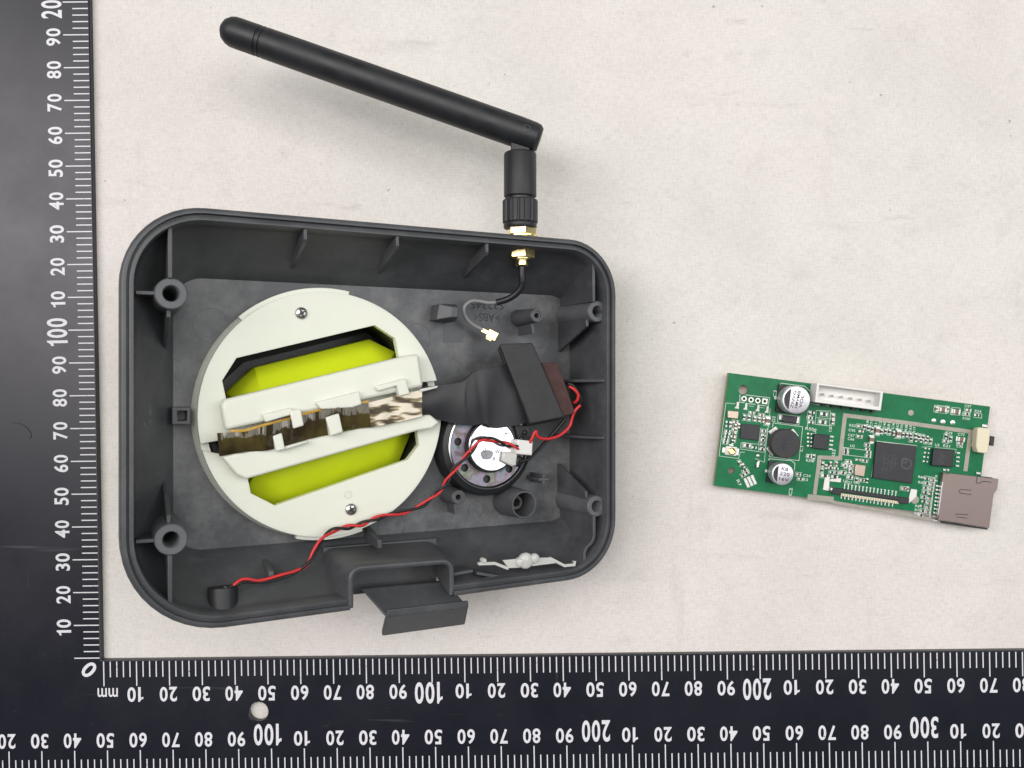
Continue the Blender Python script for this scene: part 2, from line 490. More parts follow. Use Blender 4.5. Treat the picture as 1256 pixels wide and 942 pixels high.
class Thing:
    def __init__(s, name, label, cat, frame, base, group=None):
        s.frame, s.base = frame, Vector(base)
        r = s.root = bpy.data.objects.new(name, None)
        COL.objects.link(r)
        r.empty_display_size = 0.005
        loc = frame @ s.base
        r.matrix_world = Matrix.Translation(loc * MM) @ frame.to_3x3().to_4x4()
        r['label'] = label; r['category'] = cat
        if group: r['group'] = group
    def part(s, name, mb, m, parent=None, bevel=0.0, smooth=35, label=None, seg=2, kind=None):
        me = mb if isinstance(mb, bpy.types.Mesh) else make_mesh(name, mb, s.base, smooth)
        if not me.materials:
            for x in (m if isinstance(m, (list, tuple)) else [m]): me.materials.append(M[x])
        o = bpy.data.objects.new(name, me)
        COL.objects.link(o)
        o.parent = parent or s.root
        if bevel:
            b = o.modifiers.new('bevel', 'BEVEL'); b.width = bevel * MM; b.segments = seg
            b.limit_method = 'ANGLE'; b.angle_limit = math.radians(38); b.harden_normals = False
        if label: o['label'] = label
        if kind: o['kind'] = kind
        return o
    def text(s, name, st, pos, rot, h, m, wide=1.0, bold=0.0, width=None, parent=None):
        me, w = text_mesh(st, bold)
        key = (st, bold, m)
        if key not in _text_cache:
            c = me.copy(); c.materials.append(M[m]); _text_cache[key] = c
        o = bpy.data.objects.new(name, _text_cache[key])
        COL.objects.link(o); o.parent = parent or s.root
        sx = (width / w if width else h * wide)
        o.location = (Vector(pos) - s.base) * MM
        o.rotation_euler = (0, 0, rot)
        o.scale = (sx * MM, h * MM, MM)
        return o

def structure(name, mb, m, base=(0, 0, 0)):
    me = make_mesh(name, mb, Vector(base), 0); me.materials.append(M[m])
    o = bpy.data.objects.new(name, me); COL.objects.link(o)
    o.location = Vector(base) * MM; o['kind'] = 'structure'
    return o

# ================================================================== table
tb = MB(); tb.add([(-600, -500, 0), (600, -500, 0), (600, 500, 0), (-600, 500, 0)], [(0, 1, 2, 3)])
structure('table_surface', tb, 'cloth')

# ================================================================== L-square ruler
rul = Thing('measuring_square', 'black metal L-shaped millimetre ruler with white numerals framing the table', 'ruler', ID, RP(0, 0, 0))
W1, W2, LEN_A, LEN_B = 50.0, 37.0, 330.0, 260.0
EA, EB = -0.85, -0.7                     # inner edges of the two arms
outer = [RP(-W1, -W2), RP(LEN_A, -W2), RP(LEN_A, EB), RP(EA, EB), RP(EA, LEN_B), RP(-W1, LEN_B)]
hc = P(317, 873, RZ)
mb = MB(); mb.plate([(p.x, p.y) for p in outer], [circle((hc.x, hc.y), 2.95, 36)], 0.02, RZ)
rul.part('blade', mb, 'ruler', bevel=0.25)
def tick(mb, a0, b0, a1, b1, w=0.34):
    d = Vector((a1 - a0, b1 - b0)).normalized(); n = Vector((-d.y, d.x)) * w / 2
    mb.add([RP(a0 + n.x, b0 + n.y, RZ + .03), RP(a0 - n.x, b0 - n.y, RZ + .03), RP(a1 - n.x, b1 - n.y, RZ + .03), RP(a1 + n.x, b1 + n.y, RZ + .03)], [(0, 1, 2, 3)])
KA = 1.0
mb = MB()
for i in range(0, 104):
    s_ = i * 2.0
    tick(mb, -1.25, s_, (-8.9 if i % 5 == 0 else -6.0), s_)
rul.part('upright_scale_ticks', mb, 'print', smooth=0)
mb = MB()
for i in range(0, 144):
    s_ = i * 2.0
    tick(mb, s_, -1.15, s_, (-8.6 if i % 5 == 0 else -5.9))
rul.part('inner_scale_ticks', mb, 'print', smooth=0)
mb = MB()
for i in range(8, 170):
    s_ = i * 2.0 - 49.3
    tick(mb, s_, -36.2, s_, (-28.2 if i % 5 == 0 else -30.9))
rul.part('outer_scale_ticks', mb, 'print', smooth=0)
TZ = RZ + .03
ra, rb = math.radians(0.62), math.radians(1.02)
for k in range(1, 21):
    big = k % 10 == 0
    st = str(k * 10) if big else str(k * 10 % 100)
    p = RP(-9.7 if not big else -9.2, k * 10 - 0.6, TZ)
    rul.text('numeral', st, p, PI / 2 + rb, 6.3 if big else 4.4, 'print', bold=0.022, width=8.6 if big else (5.3 if st != '10' else 5.0))
for k in range(1, 29):
    big = k % 10 == 0
    st = str(k * 10) if big else str(k * 10 % 100)
    p = RP(k * 10 - (1.0 if big else 0.4), -8.4 if big else -9.0, TZ)
    rul.text('numeral', st, p, PI + ra, 6.6 if big else 4.5, 'print', bold=0.022, width=8.6 if big else (5.3 if st != '10' else 5.0))
for k in range(2, 34):
    big = k % 10 == 0
    st = str(k * 10) if big else str(k * 10 % 100)
    p = RP(k * 10 - 49.3 - (1.0 if big else 0.6), -20.6 if big else -22.9, TZ)
    rul.text('numeral', st, p, PI + ra, 6.6 if big else 4.5, 'print', bold=0.022, width=8.6 if big else (5.3 if st != '10' else 5.0))
rul.text('numeral', '0', P(116.5, 814.0, TZ) , math.radians(135), 5.2, 'print', bold=0.022, width=3.4)
rul.text('unit_mark', 'mm', P(132, 844, TZ), PI + ra, 2.7, 'print', bold=0.012, width=6.2)

hb = MB(); hb.tube(catmull([P(x, y, RZ + .12) for x, y in ((16, 519), (22, 519), (31, 523), (37, 530), (38, 536), (35, 538))], 6), 0.06, 6)
hr = Thing('stray_hair', 'thin dark curled hair lying on the upright ruler arm', 'hair', ID, P(25, 521, RZ))
hr.part('strand', hb, 'hair')

# ================================================================== plastic case
case = Thing('plastic_case', 'open dark grey rounded plastic housing tilted on the table', 'plastic case', CF, (-31, -7.5, -23.5))
RIM = dict(u0=-95.6, u1=33.0, t0=40.3, t1=40.0, b0=-56.2, b1=-54.2, r=(18, 15, 16, 22))
GU0, GU1 = L(430, 748, 0).x, L(557, 732, 0).x
def rrect(u0, u1, t0, t1, b0, b1, r, inset, gap=None):
    """rounded quad, clockwise from the top-left corner; same sample count every time"""
    rs = [max(x - inset, 1.0) for x in r]
    tl, tr, br, bl = (u0 + inset, t0 - inset), (u1 - inset, t1 - inset), (u1 - inset, b1 + inset), (u0 + inset, b0 + inset)
    pts = []
    def arc(c, rr, sx, sy, a0):
        cx, cy = c[0] + sx * rr, c[1] + sy * rr
        for i in range(13):
            a = a0 - (PI / 2) * i / 12
            pts.append((cx + rr * math.cos(a), cy + rr * math.sin(a)))
    def edge(q, ts):
        p = pts[-1]
        for t in ts: pts.append((p[0] + (q[0] - p[0]) * t, p[1] + (q[1] - p[1]) * t))
    arc(tl, rs[0], 1, -1, PI)
    edge((tr[0] - rs[1], tr[1]), [i / 12 for i in range(1, 12)])
    arc(tr, rs[1], -1, -1, PI / 2)
    edge((br[0], br[1] + rs[2]), [i / 8 for i in range(1, 8)])
    arc(br, rs[2], -1, 1, 0)
    p = pts[-1]; q = (bl[0] + rs[3], bl[1])
    g = gap or (GU1, GU0)
    f = lambda u: (u - p[0]) / (q[0] - p[0])
    ts = [f(g[0]) * k / 4 for k in (1, 2, 3)] + [f(g[0])] + [f(g[0]) + (f(g[1]) - f(g[0])) * k / 4 for k in (1, 2, 3)] + [f(g[1])] + [f(g[1]) + (1 - f(g[1])) * k / 4 for k in (1, 2, 3)]
    edge(q, ts)
    arc(bl, rs[3], 1, 1, -PI / 2)
    edge((tl[0], tl[1] - rs[0]), [i / 8 for i in range(1, 8)])
    return pts
def rimloop(inset, z): return [(x, y, z) for x, y in rrect(**RIM, inset=inset)]
FLOOR = dict(u0=-82.7, u1=29.6, t0=26.4, t1=26.5, b0=-41.4, b1=-41.0, r=(7, 7, 7, 7))
DEP = 21.0
fl = rrect(**FLOOR, inset=0)
inn = rrect(**RIM, inset=3.2)
def lerp_loop(t, z): return [(a[0] + (b[0] - a[0]) * t, a[1] + (b[1] - a[1]) * t, z) for a, b in zip(inn, fl)]
bot = rrect(u0=-84.5, u1=31.0, t0=28.2, t1=28.3, b0=-43.2, b1=-42.8, r=(8, 8, 8, 8), inset=0)
loops = [[(x, y, -DEP - 1.8) for x, y in bot]]
oi = rrect(**RIM, inset=0)
for t, z in ((0.35, -16.0), (0.8, -9.0)): loops.append([(a[0] + (b[0] - a[0]) * t, a[1] + (b[1] - a[1]) * t, z) for a, b in zip(bot, oi)])
for ins, z in ((0, -5), (0, -1.2), (0.12, -0.6), (0.42, -0.15), (0.85, 0), (1.35, 0), (1.45, -0.12), (1.48, -1.3), (1.85, -1.3), (1.88, -0.55), (2.0, -0.42), (2.85, -0.42), (3.0, -0.6), (3.2, -5.5)):
    loops.append(rimloop(ins, z))
loops.append(lerp_loop(0.06, -7.0))
NTOP = len(loops)
for t in (0.3, 0.5, 0.66, 0.8, 0.92): loops.append(lerp_loop(t, -7.0 - (DEP - 7.6) * (t ** 1.0)))
loops.append([(x, y, -DEP) for x, y in fl])
n = len(loops[0])
# the bottom edge samples that span the notch
idx = [i for i, p in enumerate(rrect(**RIM, inset=0)) if p[1] < -50 and GU0 - .01 <= p[0] <= GU1 + .01]
gaps = set(i for i in idx if (i + 1) % n in idx)
mb = MB(); fs = []
for k in range(len(loops) - 1):
    for i in range(n):
        if i in gaps and k < NTOP + 3: continue
        j = (i + 1) % n
        fs.append((k * n + j, k * n + i, (k + 1) * n + i, (k + 1) * n + j))
mb.add([p for lp in loops for p in lp], [tuple(reversed(f)) for f in fs])
body = case.part('shell_wall', mb, 'abs', smooth=50)

# floor with the round opening under the white disc
DISC_D = 15.0
_c = [L(243, 512, DISC_D), L(540.5, 520, DISC_D), L(398, 357, DISC_D), L(404, 658.5, DISC_D)]
DC = ((_c[0].x + _c[1].x) / 2, (_c[2].y + _c[3].y) / 2)
DR = ((_c[1].x - _c[0].x) + (_c[2].y - _c[3].y)) / 4
mb = MB(); mb.plate([(x, y) for x, y in bot], [circle(DC, DR - 4, 48)], -DEP - 1.8, -DEP - 0.01)
floor = case.part('base_panel', mb, 'abs_in', smooth=0)
# drum protruding below the base, on which the case leans
mb = MB(); mb.lathe([(DR - 2, -DEP - 1.75), (DR - 2.2, -30), (DR - 4, -44), (DR - 6, -46.5), (0, -47)], (DC[0], DC[1], 0), n=48, closed_ends=False)
case.part('front_drum', mb, 'abs', smooth=50)
mb = MB(); mb.lathe([(DR - 4.05, -DEP - 0.3), (DR - 4.05, -33.5), (0, -33.5)], (DC[0], DC[1], 0), n=48, closed_ends=False)
case.part('cavity_lining', mb, 'void', smooth=50)

# notch wall
def rounded_path(pts, r, k=6):
    out = [pts[0]]
    for i in range(1, len(pts) - 1):
        p, a, b = Vector(pts[i]), Vector(pts[i - 1]), Vector(pts[i + 1])
        d0, d1 = (a - p).normalized(), (b - p).normalized()
        for j in range(k + 1):
            t = j / k
            q = (p + d0 * r) * (1 - t) ** 2 + p * 2 * t * (1 - t) + (p + d1 * r) * t ** 2
            out.append((q.x, q.y))
    out.append(pts[-1]); return out
nA, nB = L(430, 700, 0), L(554, 690, 0)
nbL, nbR = -54.9, -54.4
path0 = rounded_path([(GU0 + .2, nbL), (GU0 + .2, nA.y + .3), (GU1 - .4, nB.y + .3), (GU1 - .4, nbR)], 3)
path1 = rounded_path([(GU0 - 3.4, nbL + 3), (GU0 - 3.4, nA.y + 2.6), (GU1 + 1.6, nB.y + 2.6), (GU1 + 1.6, nbR + 3)], 3.5)
mb = MB()
def offs(path, d):
    pts = [Vector(p) for p in path]; out = []
    for i, p in enumerate(pts):
        t = (pts[min(i + 1, len(pts) - 1)] - pts[max(i - 1, 0)]).normalized()
        out.append((p.x - t.y * d, p.y + t.x * d))
    return out
o1, i1 = offs(path0, 0.65), offs(path0, -0.65)
o2, i2 = offs(path1, 0.65), offs(path1, -0.65)
mid = [((a[0] * .6 + b[0] * .4), (a[1] * .6 + b[1] * .4)) for a, b in zip(offs(path0, 1.6), o2)]
lp = [[(x, y, -19.5) for x, y in i2], [(x, y, -0.6) for x, y in i1], [(x, y, -0.35) for x, y in offs(path0, -.4)], [(x, y, -0.35) for x, y in offs(path0, .4)], [(x, y, -0.6) for x, y in o1],
      [(x, y, -3.5) for x, y in offs(path0, 1.3)], [(x, y, -19.5) for x, y in o2]]
mb.loft(lp, False, False, closed=False)
case.part('notch_wall', mb, 'abs', smooth=50)
mb = MB(); mb.box(((GU0 + GU1) / 2 - .6, nA.y - 3.4, -17.0), (GU1 - GU0 + 4, 13, 1.2)); case.part('notch_floor', mb, 'abs')

# ribs: thin gusset plates on the upper wall
for px, py in ((375, 283), (488, 293), (598, 302)):
    u = L(px, py, 0.8).x
    mb = MB(); yo = 37.4
    prof = [(yo, -1.0), (yo - 2.6, -1.0), (yo - 3.4, -1.6), (yo - 8.2, -17.5), (yo - 8.4, -19.8), (yo - 5.5, -19.8)]
    mb.loft([[(u - .45, y, z) for y, z in prof], [(u + .45, y, z) for y, z in prof]])
    case.part('rib', mb, 'abs', bevel=0.15)
for px, py in ((742, 467), (742, 537)):
    v = L(px, py, 2).y
    mb = MB()
    prof = [(30.0, -1.5), (29.2, -1.5), (25.5, -8), (24.2, -20.9), (30, -20.9)]
    mb.loft([[(u, v - .4, z) for u, z in prof], [(u, v + .4, z) for u, z in prof]])
    case.part('rib', mb, 'abs', bevel=0.12)

# corner screw posts and the webs that brace them
posts = [(210, 360, 2.4, 3.55, 1.75), (210, 662, 2.4, 3.55, 1.75), (733, 382, 3.0, 3.0, 1.5), (732, 621, 3.0, 3.0, 1.5)]
PC = []
for px, py, d, ro, rh in posts:
    c = L(px, py, d); PC.append(c)
    mb = MB(); mb.lathe([(ro + .55, -DEP), (ro, -d - .25), (ro - .25, -d), (rh + .25, -d), (rh, -d - .3), (rh * .9, -20.5), (0, -20.5)], (c.x, c.y, 0), n=32, closed_ends=False)
    case.part('screw_post', mb, 'abs_lit_worn', smooth=40)
def web(p, q, z0, z1, th=0.9, name='web'):
    mb = MB(); mb.wall([p, q], th, z0, z1); case.part(name, mb, 'abs', bevel=0.15)
def gusset(u, v, s_, ln_, zt_):            # upright triangular brace beside a post
    prof = [(v, zt_), (v + s_ * 2.0, zt_), (v + s_ * ln_, -DEP + .6), (v + s_ * ln_, -DEP - .3), (v, -DEP - .3)]
    mb = MB(); mb.loft([[(u - .45, y, z) for y, z in prof], [(u + .45, y, z) for y, z in prof]]); case.part('gusset', mb, 'abs', bevel=.12)
c = PC[0]
web((c.x - .3, c.y + 3.4), (c.x - .3, 37.0), -DEP, -1.6, 1.0)
web((c.x - 3.4, c.y), (-92.2, c.y), -DEP, -3.0)
gusset(c.x - .3, c.y - 3.2, -1, 10.5, -5)
c = PC[1]
web((c.x - .3, c.y - 3.4), (c.x - .3, -52.4), -DEP, -1.6, 1.0)
web((c.x - 3.4, c.y), (-92.2, c.y), -DEP, -3.0)
gusset(c.x - .3, c.y + 3.2, 1, 10.5, -5)
c = PC[2]
web((c.x - 1.8, c.y + 2.6), (c.x - 1.8, 36.4), -DEP, -2.0)
gusset(c.x - 2.4, c.y - 2.2, -1, 8.6, -4.6)
c = PC[3]
mb = MB(); mb.wall(rounded_path([(c.x - 1.4, c.y - 2.4), (c.x - 1.4, c.y - 9.5), (c.x - 4.5, c.y - 11.5), (c.x - 4.6, c.y - 15.5)], 1.8), 0.9, -DEP, -2.0); case.part('web', mb, 'abs', bevel=.12)
gusset(c.x - 2.4, c.y + 2.2, 1, 8.6, -4.6)

# small bosses on the base
for px, py, d, ro, rh in ((659, 387, 9, 1.95, 0.75), (563, 610, 12.5, 1.95, 0.8)):
    c = L(px, py, d)
    mb = MB(); mb.lathe([(ro + .6, -DEP), (ro, -d - .2), (ro - .2, -d), (rh + .55, -d), (rh + .5, -d - .35), (rh, -d - .35), (rh, -d - 5), (0, -d - 5)], (c.x, c.y, 0), n=24, closed_ends=False)
    case.part('small_boss', mb, 'abs', smooth=40)
    mb = MB(); mb.wall([(c.x, c.y - 1.6), (c.x + .4, c.y - 5.0)], .8, -DEP, -d - 3); case.part('web', mb, 'abs', bevel=.1)
c = L(643, 619, 9.5)
mb = MB(); mb.lathe([(4.4, -DEP), (3.95, -9.8), (3.8, -9.5), (3.4, -9.5), (3.3, -9.8), (3.1, -18), (2.0, -18), (1.9, -14.5), (1.2, -14.5), (1.1, -19), (0, -19)], (c.x, c.y, 0), n=40, closed_ends=False)
case.part('hollow_boss', mb, 'abs', smooth=40)
c = L(556, 382, 13)
mb = MB(); mb.loft([[(c.x + x, c.y + y, z) for x, y in ((-4.0, -2.2), (1.6, -2.6), (1.9, 2.2), (-3.2, 2.2))] for z in (-DEP, -15.5)] + [[(c.x + x, c.y + y, -13.0) for x, y in ((-.4, -1.5), (1.4, -1.6), (1.5, 1.3), (-.4, 1.3))]])
case.part('clip_block', mb, 'abs', bevel=.2)
c = L(667, 588, 13)
mb = MB(); mb.box((c.x, c.y, -17), (3.0, .8, 8)); mb.box((c.x, c.y + .9, -17), (.8, 1.0, 8)); mb.box((c.x, c.y - .9, -17), (.8, 1.0, 8))
case.part('cross_post', mb, 'abs', bevel=.1)
c = L(223, 510, 16)
mb = MB(); mb.plate([(c.x - 2.2, c.y - 2.1), (c.x + 2.0, c.y - 2.1), (c.x + 2.0, c.y + 2.1), (c.x - 2.2, c.y + 2.1)], [[(c.x - 1.0, c.y - 1.2), (c.x + 1.2, c.y - 1.2), (c.x + 1.2, c.y + 1.2), (c.x - 1.0, c.y + 1.2)]], -DEP, -16)
case.part('square_socket', mb, 'abs', bevel=.15)
for px, py, d in ((333, 703, 8), (466, 664, 9)):
    c = L(px, py, d)
    mb = MB(); mb.loft([[(c.x - .7, c.y - 2.0, -DEP), (c.x + .7, c.y - 2.0, -DEP), (c.x + .7, c.y + 2.5, -DEP), (c.x - .7, c.y + 2.5, -DEP)],
                        [(c.x - .6, c.y - 1.8, -d), (c.x + .6, c.y - 1.8, -d), (c.x + .6, c.y + .4, -d), (c.x - .6, c.y + .4, -d)]])
    case.part('wire_hook', mb, 'abs', bevel=.15)
# channel rails on the lower wall beside the light guide
for (x0, y0), (x1, y1) in (((560, 716), (612, 707)), ((585, 703), (640, 712)), ((553, 705), (580, 700))):
    a, b_ = L(x0, y0, 3.4), L(x1, y1, 3.4)
    mb = MB(); mb.wall([(a.x, a.y), (b_.x, b_.y)], 0.8, -9, -3.2); case.part('rail', mb, 'abs', bevel=.12)
# round mould marks pressed into floor and upper wall
for px, py, r in ((258, 399, 4.3), (512, 414, 3.9), (480, 645, 3.9), (584, 625, 2.4)):
    c = L(px, py, DEP)
    mb = MB(); mb.lathe([(r, -DEP - .005), (r, -DEP + .05), (r - .16, -DEP + .05), (r - .16, -DEP - .005)], (c.x, c.y, 0), n=40, closed_ends=False)
    case.part('mould_mark', mb, 'abs', smooth=0)
c = L(556, 392, DEP)
mb = MB(); mb.plate(rounded_path([(c.x - 3, c.y - 6.5), (c.x + 3, c.y - 6.5), (c.x + 3, c.y + 7), (c.x - 3, c.y + 7), (c.x - 3, c.y - 6.4)], 1.5), [], -DEP - .005, -DEP + .06)
case.part('mould_mark', mb, 'abs', smooth=0)
for st, px, py, w in (('S32345', 598, 374.5, 10.4), ('>ABS<', 597, 389.5, 8.2)):
    c = L(px, py, DEP - .05)
    case.text('moulded_lettering', st, (c.x, c.y + 1.2, -DEP + .04), PI, 2.3, 'abs_text', width=w, bold=0.0)

# pale scuff rubbed into the left wall
def on_left_wall(px, py):
    best = min((abs(L(px, py, d / 10).x - (-92.1 + (d / 10 - 7) / 14 * 9.4)), d / 10) for d in range(70, 205))
    return L(px, py, best[1] - .06)
rs = random.Random(4)
mb = MB()
for k in range(26):
    a = rs.uniform(-2.4, 2.2); x0, y0 = 178 + 6.5 * math.cos(a + 1.6) + rs.uniform(-2, 2), 505 + 14 * math.sin(a + 1.6) + rs.uniform(-2, 2)
    ln_ = rs.uniform(1.5, 4.5); w_ = rs.uniform(.25, .6); an_ = rs.uniform(-.5, .5) + 1.3
    q = [(x0, y0), (x0 + w_, y0 + .2), (x0 + w_ + ln_ * math.cos(an_), y0 + ln_ * math.sin(an_)), (x0 + ln_ * math.cos(an_) - .1, y0 + ln_ * math.sin(an_))]
    mb.add([on_left_wall(*p) for p in q], [(0, 1, 2, 3)])
case.part('scuff_mark', mb, 'scuff', smooth=0)

# ================================================================== latch in the notch
lt = Thing('swing_latch', 'dark grey plastic latch tab poking out of the notch in the lower rim', 'latch', CF, L(505, 740, 14))
top = [L(443, 722, 11.0), L(546, 713, 11.0), L(575, 745, 6.5), L(474, 757, 6.5)]
btm = [p + Vector((0, 0, -1.7)) for p in top]
mb = MB(); mb.loft([btm[::-1], top[::-1]])
lt.part('tab', mb, 'abs', bevel=0.35, seg=3)
f0, f1 = top[3] + Vector((0, 0, -.15)), top[2] + Vector((0, 0, -.15))
g0, g1 = L(468, 780.5, 13.5), L(570.5, 766.5, 13.5)
ins = Vector((0, 2.0, 0))
mb = MB(); mb.loft([[g0, g1, g1 + ins, g0 + ins][::-1], [f0, f1, f1 + ins, f0 + ins][::-1]])
lt.part('lip', mb, 'abs', bevel=0.45, seg=3)
# ================================================================== white round holder
hd = Thing('disc_holder', 'round milky white plastic plate holding the yellow block inside the case', 'holder', CF, (DC[0], DC[1], -DEP))
ZT, ZB = -DISC_D, -DISC_D - 2.4
def zz(x, y, d=DISC_D): return L2(220 + x * 0.3502, 340 + y * 0.3502, d)
def ang(px, py, d=DISC_D):
    p = L(px, py, d); return math.atan2(p.y - DC[1], p.x - DC[0])
a0, a1 = ang(243, 545), ang(535, 467)
if a0 < a1: a0 += 2 * PI
up = circle(DC, DR, 56, a1, a0)
up += [zz(150, 570), zz(250, 545), zz(500, 490), zz(770, 425), zz(850, 405), zz(850, 368)]
hole_u = [zz(200, 283), zz(685, 168), zz(757, 215), zz(770, 280), zz(740, 330), zz(230, 450), zz(165, 432), zz(150, 362)]
mb = MB(); mb.plate(up, [hole_u], ZB, ZT)
hd.part('upper_plate', mb, 'white', bevel=.25)
b0, b1 = ang(245, 554), ang(541, 512)
if b1 < b0: b1 += 2 * PI
lo = circle(DC, DR, 56, b0, b1)
lo += [zz(860, 500), zz(700, 530), zz(450, 585), zz(200, 630)]
hole_l = [zz(240, 706), zz(300, 660), zz(700, 550), zz(832, 533), zz(840, 588), zz(800, 640), zz(335, 800), zz(250, 757)]
mb = MB(); mb.plate(lo, [hole_l], ZB, ZT)
hd.part('lower_plate', mb, 'white', bevel=.25)
# lower flange ring segments
for A0, A1, nm in ((ang(290, 383), ang(432, 352), 'flange'), (ang(366, 660), ang(450, 660), 'flange')):
    if A1 > A0 and A1 - A0 > PI: A0 += 2 * PI
    A0, A1 = min(A0, A1), max(A0, A1)
    mb = MB(); mb.plate(circle(DC, DR + 1.15, 24, A0, A1) + circle(DC, DR - 3, 24, A0, A1)[::-1], [], ZB - 1.6, ZB + .35)
    hd.part(nm, mb, 'white', bevel=.2)
mb = MB(); mb.lathe([(DR - 2.5, -DEP), (DR - 2.5, ZB - .05), (DR - 3.8, ZB - .05), (DR - 3.8, -DEP)], (DC[0], DC[1], 0), n=56, closed_ends=False)
hd.part('skirt', mb, 'void', smooth=40)
mb = MB(); mb.lathe([(DR + .9, -DEP), (DR - .1, ZB + .2), (DR - 2, ZB + .2), (DR - 2, -DEP)], (DC[0], DC[1], 0), n=72, closed_ends=False)
hd.part('side_wall', mb, 'white', smooth=40)
def bar(px, dt, th, name, bev=.9):
    t_ = [L2(x, y, dt) for x, y in px]
    mb = MB(); mb.prism(t_, -dt - th, -dt); return hd.part(name, mb, 'white', bevel=bev, seg=3)
ub = bar([(271, 496), (276, 490), (500, 436), (514, 434), (520, 474), (490, 481), (277, 528)], 10.5, 4.45, 'upper_bar')
lb = bar([(272, 560), (410, 532), (519, 509.5), (528, 508.5), (539.5, 518), (530, 526), (512, 528.5), (302, 588), (290, 582)], 11, 3.95, 'lower_bar', .6)
def tab(px, dt, th, name, parent, bev=.3):
    mb = MB(); mb.prism([L2(x, y, dt) for x, y in px], -dt - th, -dt); return hd.part(name, mb, 'white', parent=parent, bevel=bev)
tab([(356, 504), (369, 501), (373, 522), (360, 526)], 8.2, 1.6, 'clip_finger', ub)
tab([(322, 509), (358, 500), (360, 508), (326, 518)], 8.9, 2.5, 'clip_ledge', ub)
tab([(388, 494), (441, 480), (444, 496), (432, 500), (394, 502)], 8.9, 2.5, 'clip_ledge', ub)
tab([(461, 474), (498, 464), (503, 483), (490, 486), (487, 473), (464, 480)], 8.9, 2.5, 'clip_ledge', ub)
tab([(335, 535), (346, 531), (350, 551), (339, 554)], 8.4, 3, 'clip_finger', lb)
tab([(348, 548), (378, 540), (378, 543), (349, 552)], 9.0, 3, 'clip_ledge', lb)
tab([(400, 512), (416, 507), (421, 530), (406, 535)], 8.0, 3, 'clip_finger', lb)
for px, py in ((370, 384), (431, 625)):
    c = L(px, py, DISC_D - .5)
    mb = MB(); mb.lathe([(1.55, ZT - .3), (1.55, ZT + .35), (1.3, ZT + .62), (.55, ZT + .7), (.5, ZT + .2), (0, ZT + .2)], (c.x, c.y, 0), n=20, closed_ends=False)
    s_ = hd.part('screw', mb, 'steel', smooth=45)
    mb = MB(); mb.box((c.x, c.y, ZT + .66), (1.9, .42, .16), .5); mb.box((c.x, c.y, ZT + .67), (.42, 1.9, .16), .5); hd.part('cross_slot', mb, 'resblack', parent=s_)
c = L(427, 607, DISC_D)
mb = MB(); mb.lathe([(1.0, ZT - .1), (1.0, ZT + .05), (.8, ZT + .05), (.8, ZT - .1)], (c.x, c.y, 0), n=20, closed_ends=False); hd.part('ejector_mark', mb, 'white')

# ================================================================== yellow block
yb = Thing('yellow_block', 'lime yellow faceted plastic block seen through the slots of the white disc', 'plastic block', CF, (DC[0], DC[1], -27))
def yz(x, y, d): return L(220 + x * 0.3502, 340 + y * 0.3502, d)
D1, D2 = 26.0, 15.2
ybase = [yz(166, 408, D1), yz(265, 316, D1), yz(665, 217, D1), yz(757, 262, D1), yz(812, 545, D1), yz(755, 680, D1), yz(350, 830, D1), yz(215, 770, D1)]
cen = sum(ybase, Vector()) / 8
ytop = []
ridge0, ridge1 = yz(300, 545, D2), yz(705, 455, D2)
for i, p in enumerate(ybase):
    tpt = {0: (262, 470), 1: (296, 440), 2: (695, 335), 3: (712, 345), 4: (735, 520), 5: (700, 560), 6: (365, 650), 7: (300, 640)}[i]
    ytop.append(yz(*tpt, D2))
mb = MB(); mb.loft([[p + Vector((0, 0, -7)) for p in ybase][::-1], ybase[::-1], ytop[::-1]])
yb.part('block', mb, 'yellow', bevel=.22, seg=2)
mb = MB(); ins = [cen + (p - cen) * 1.22 for p in ybase]
mb.prism([(p.x, p.y) for p in [cen + (q - cen) * 1.10 for q in ybase]], -33.4, -32.9); yb.part('black_tray', mb, 'black')

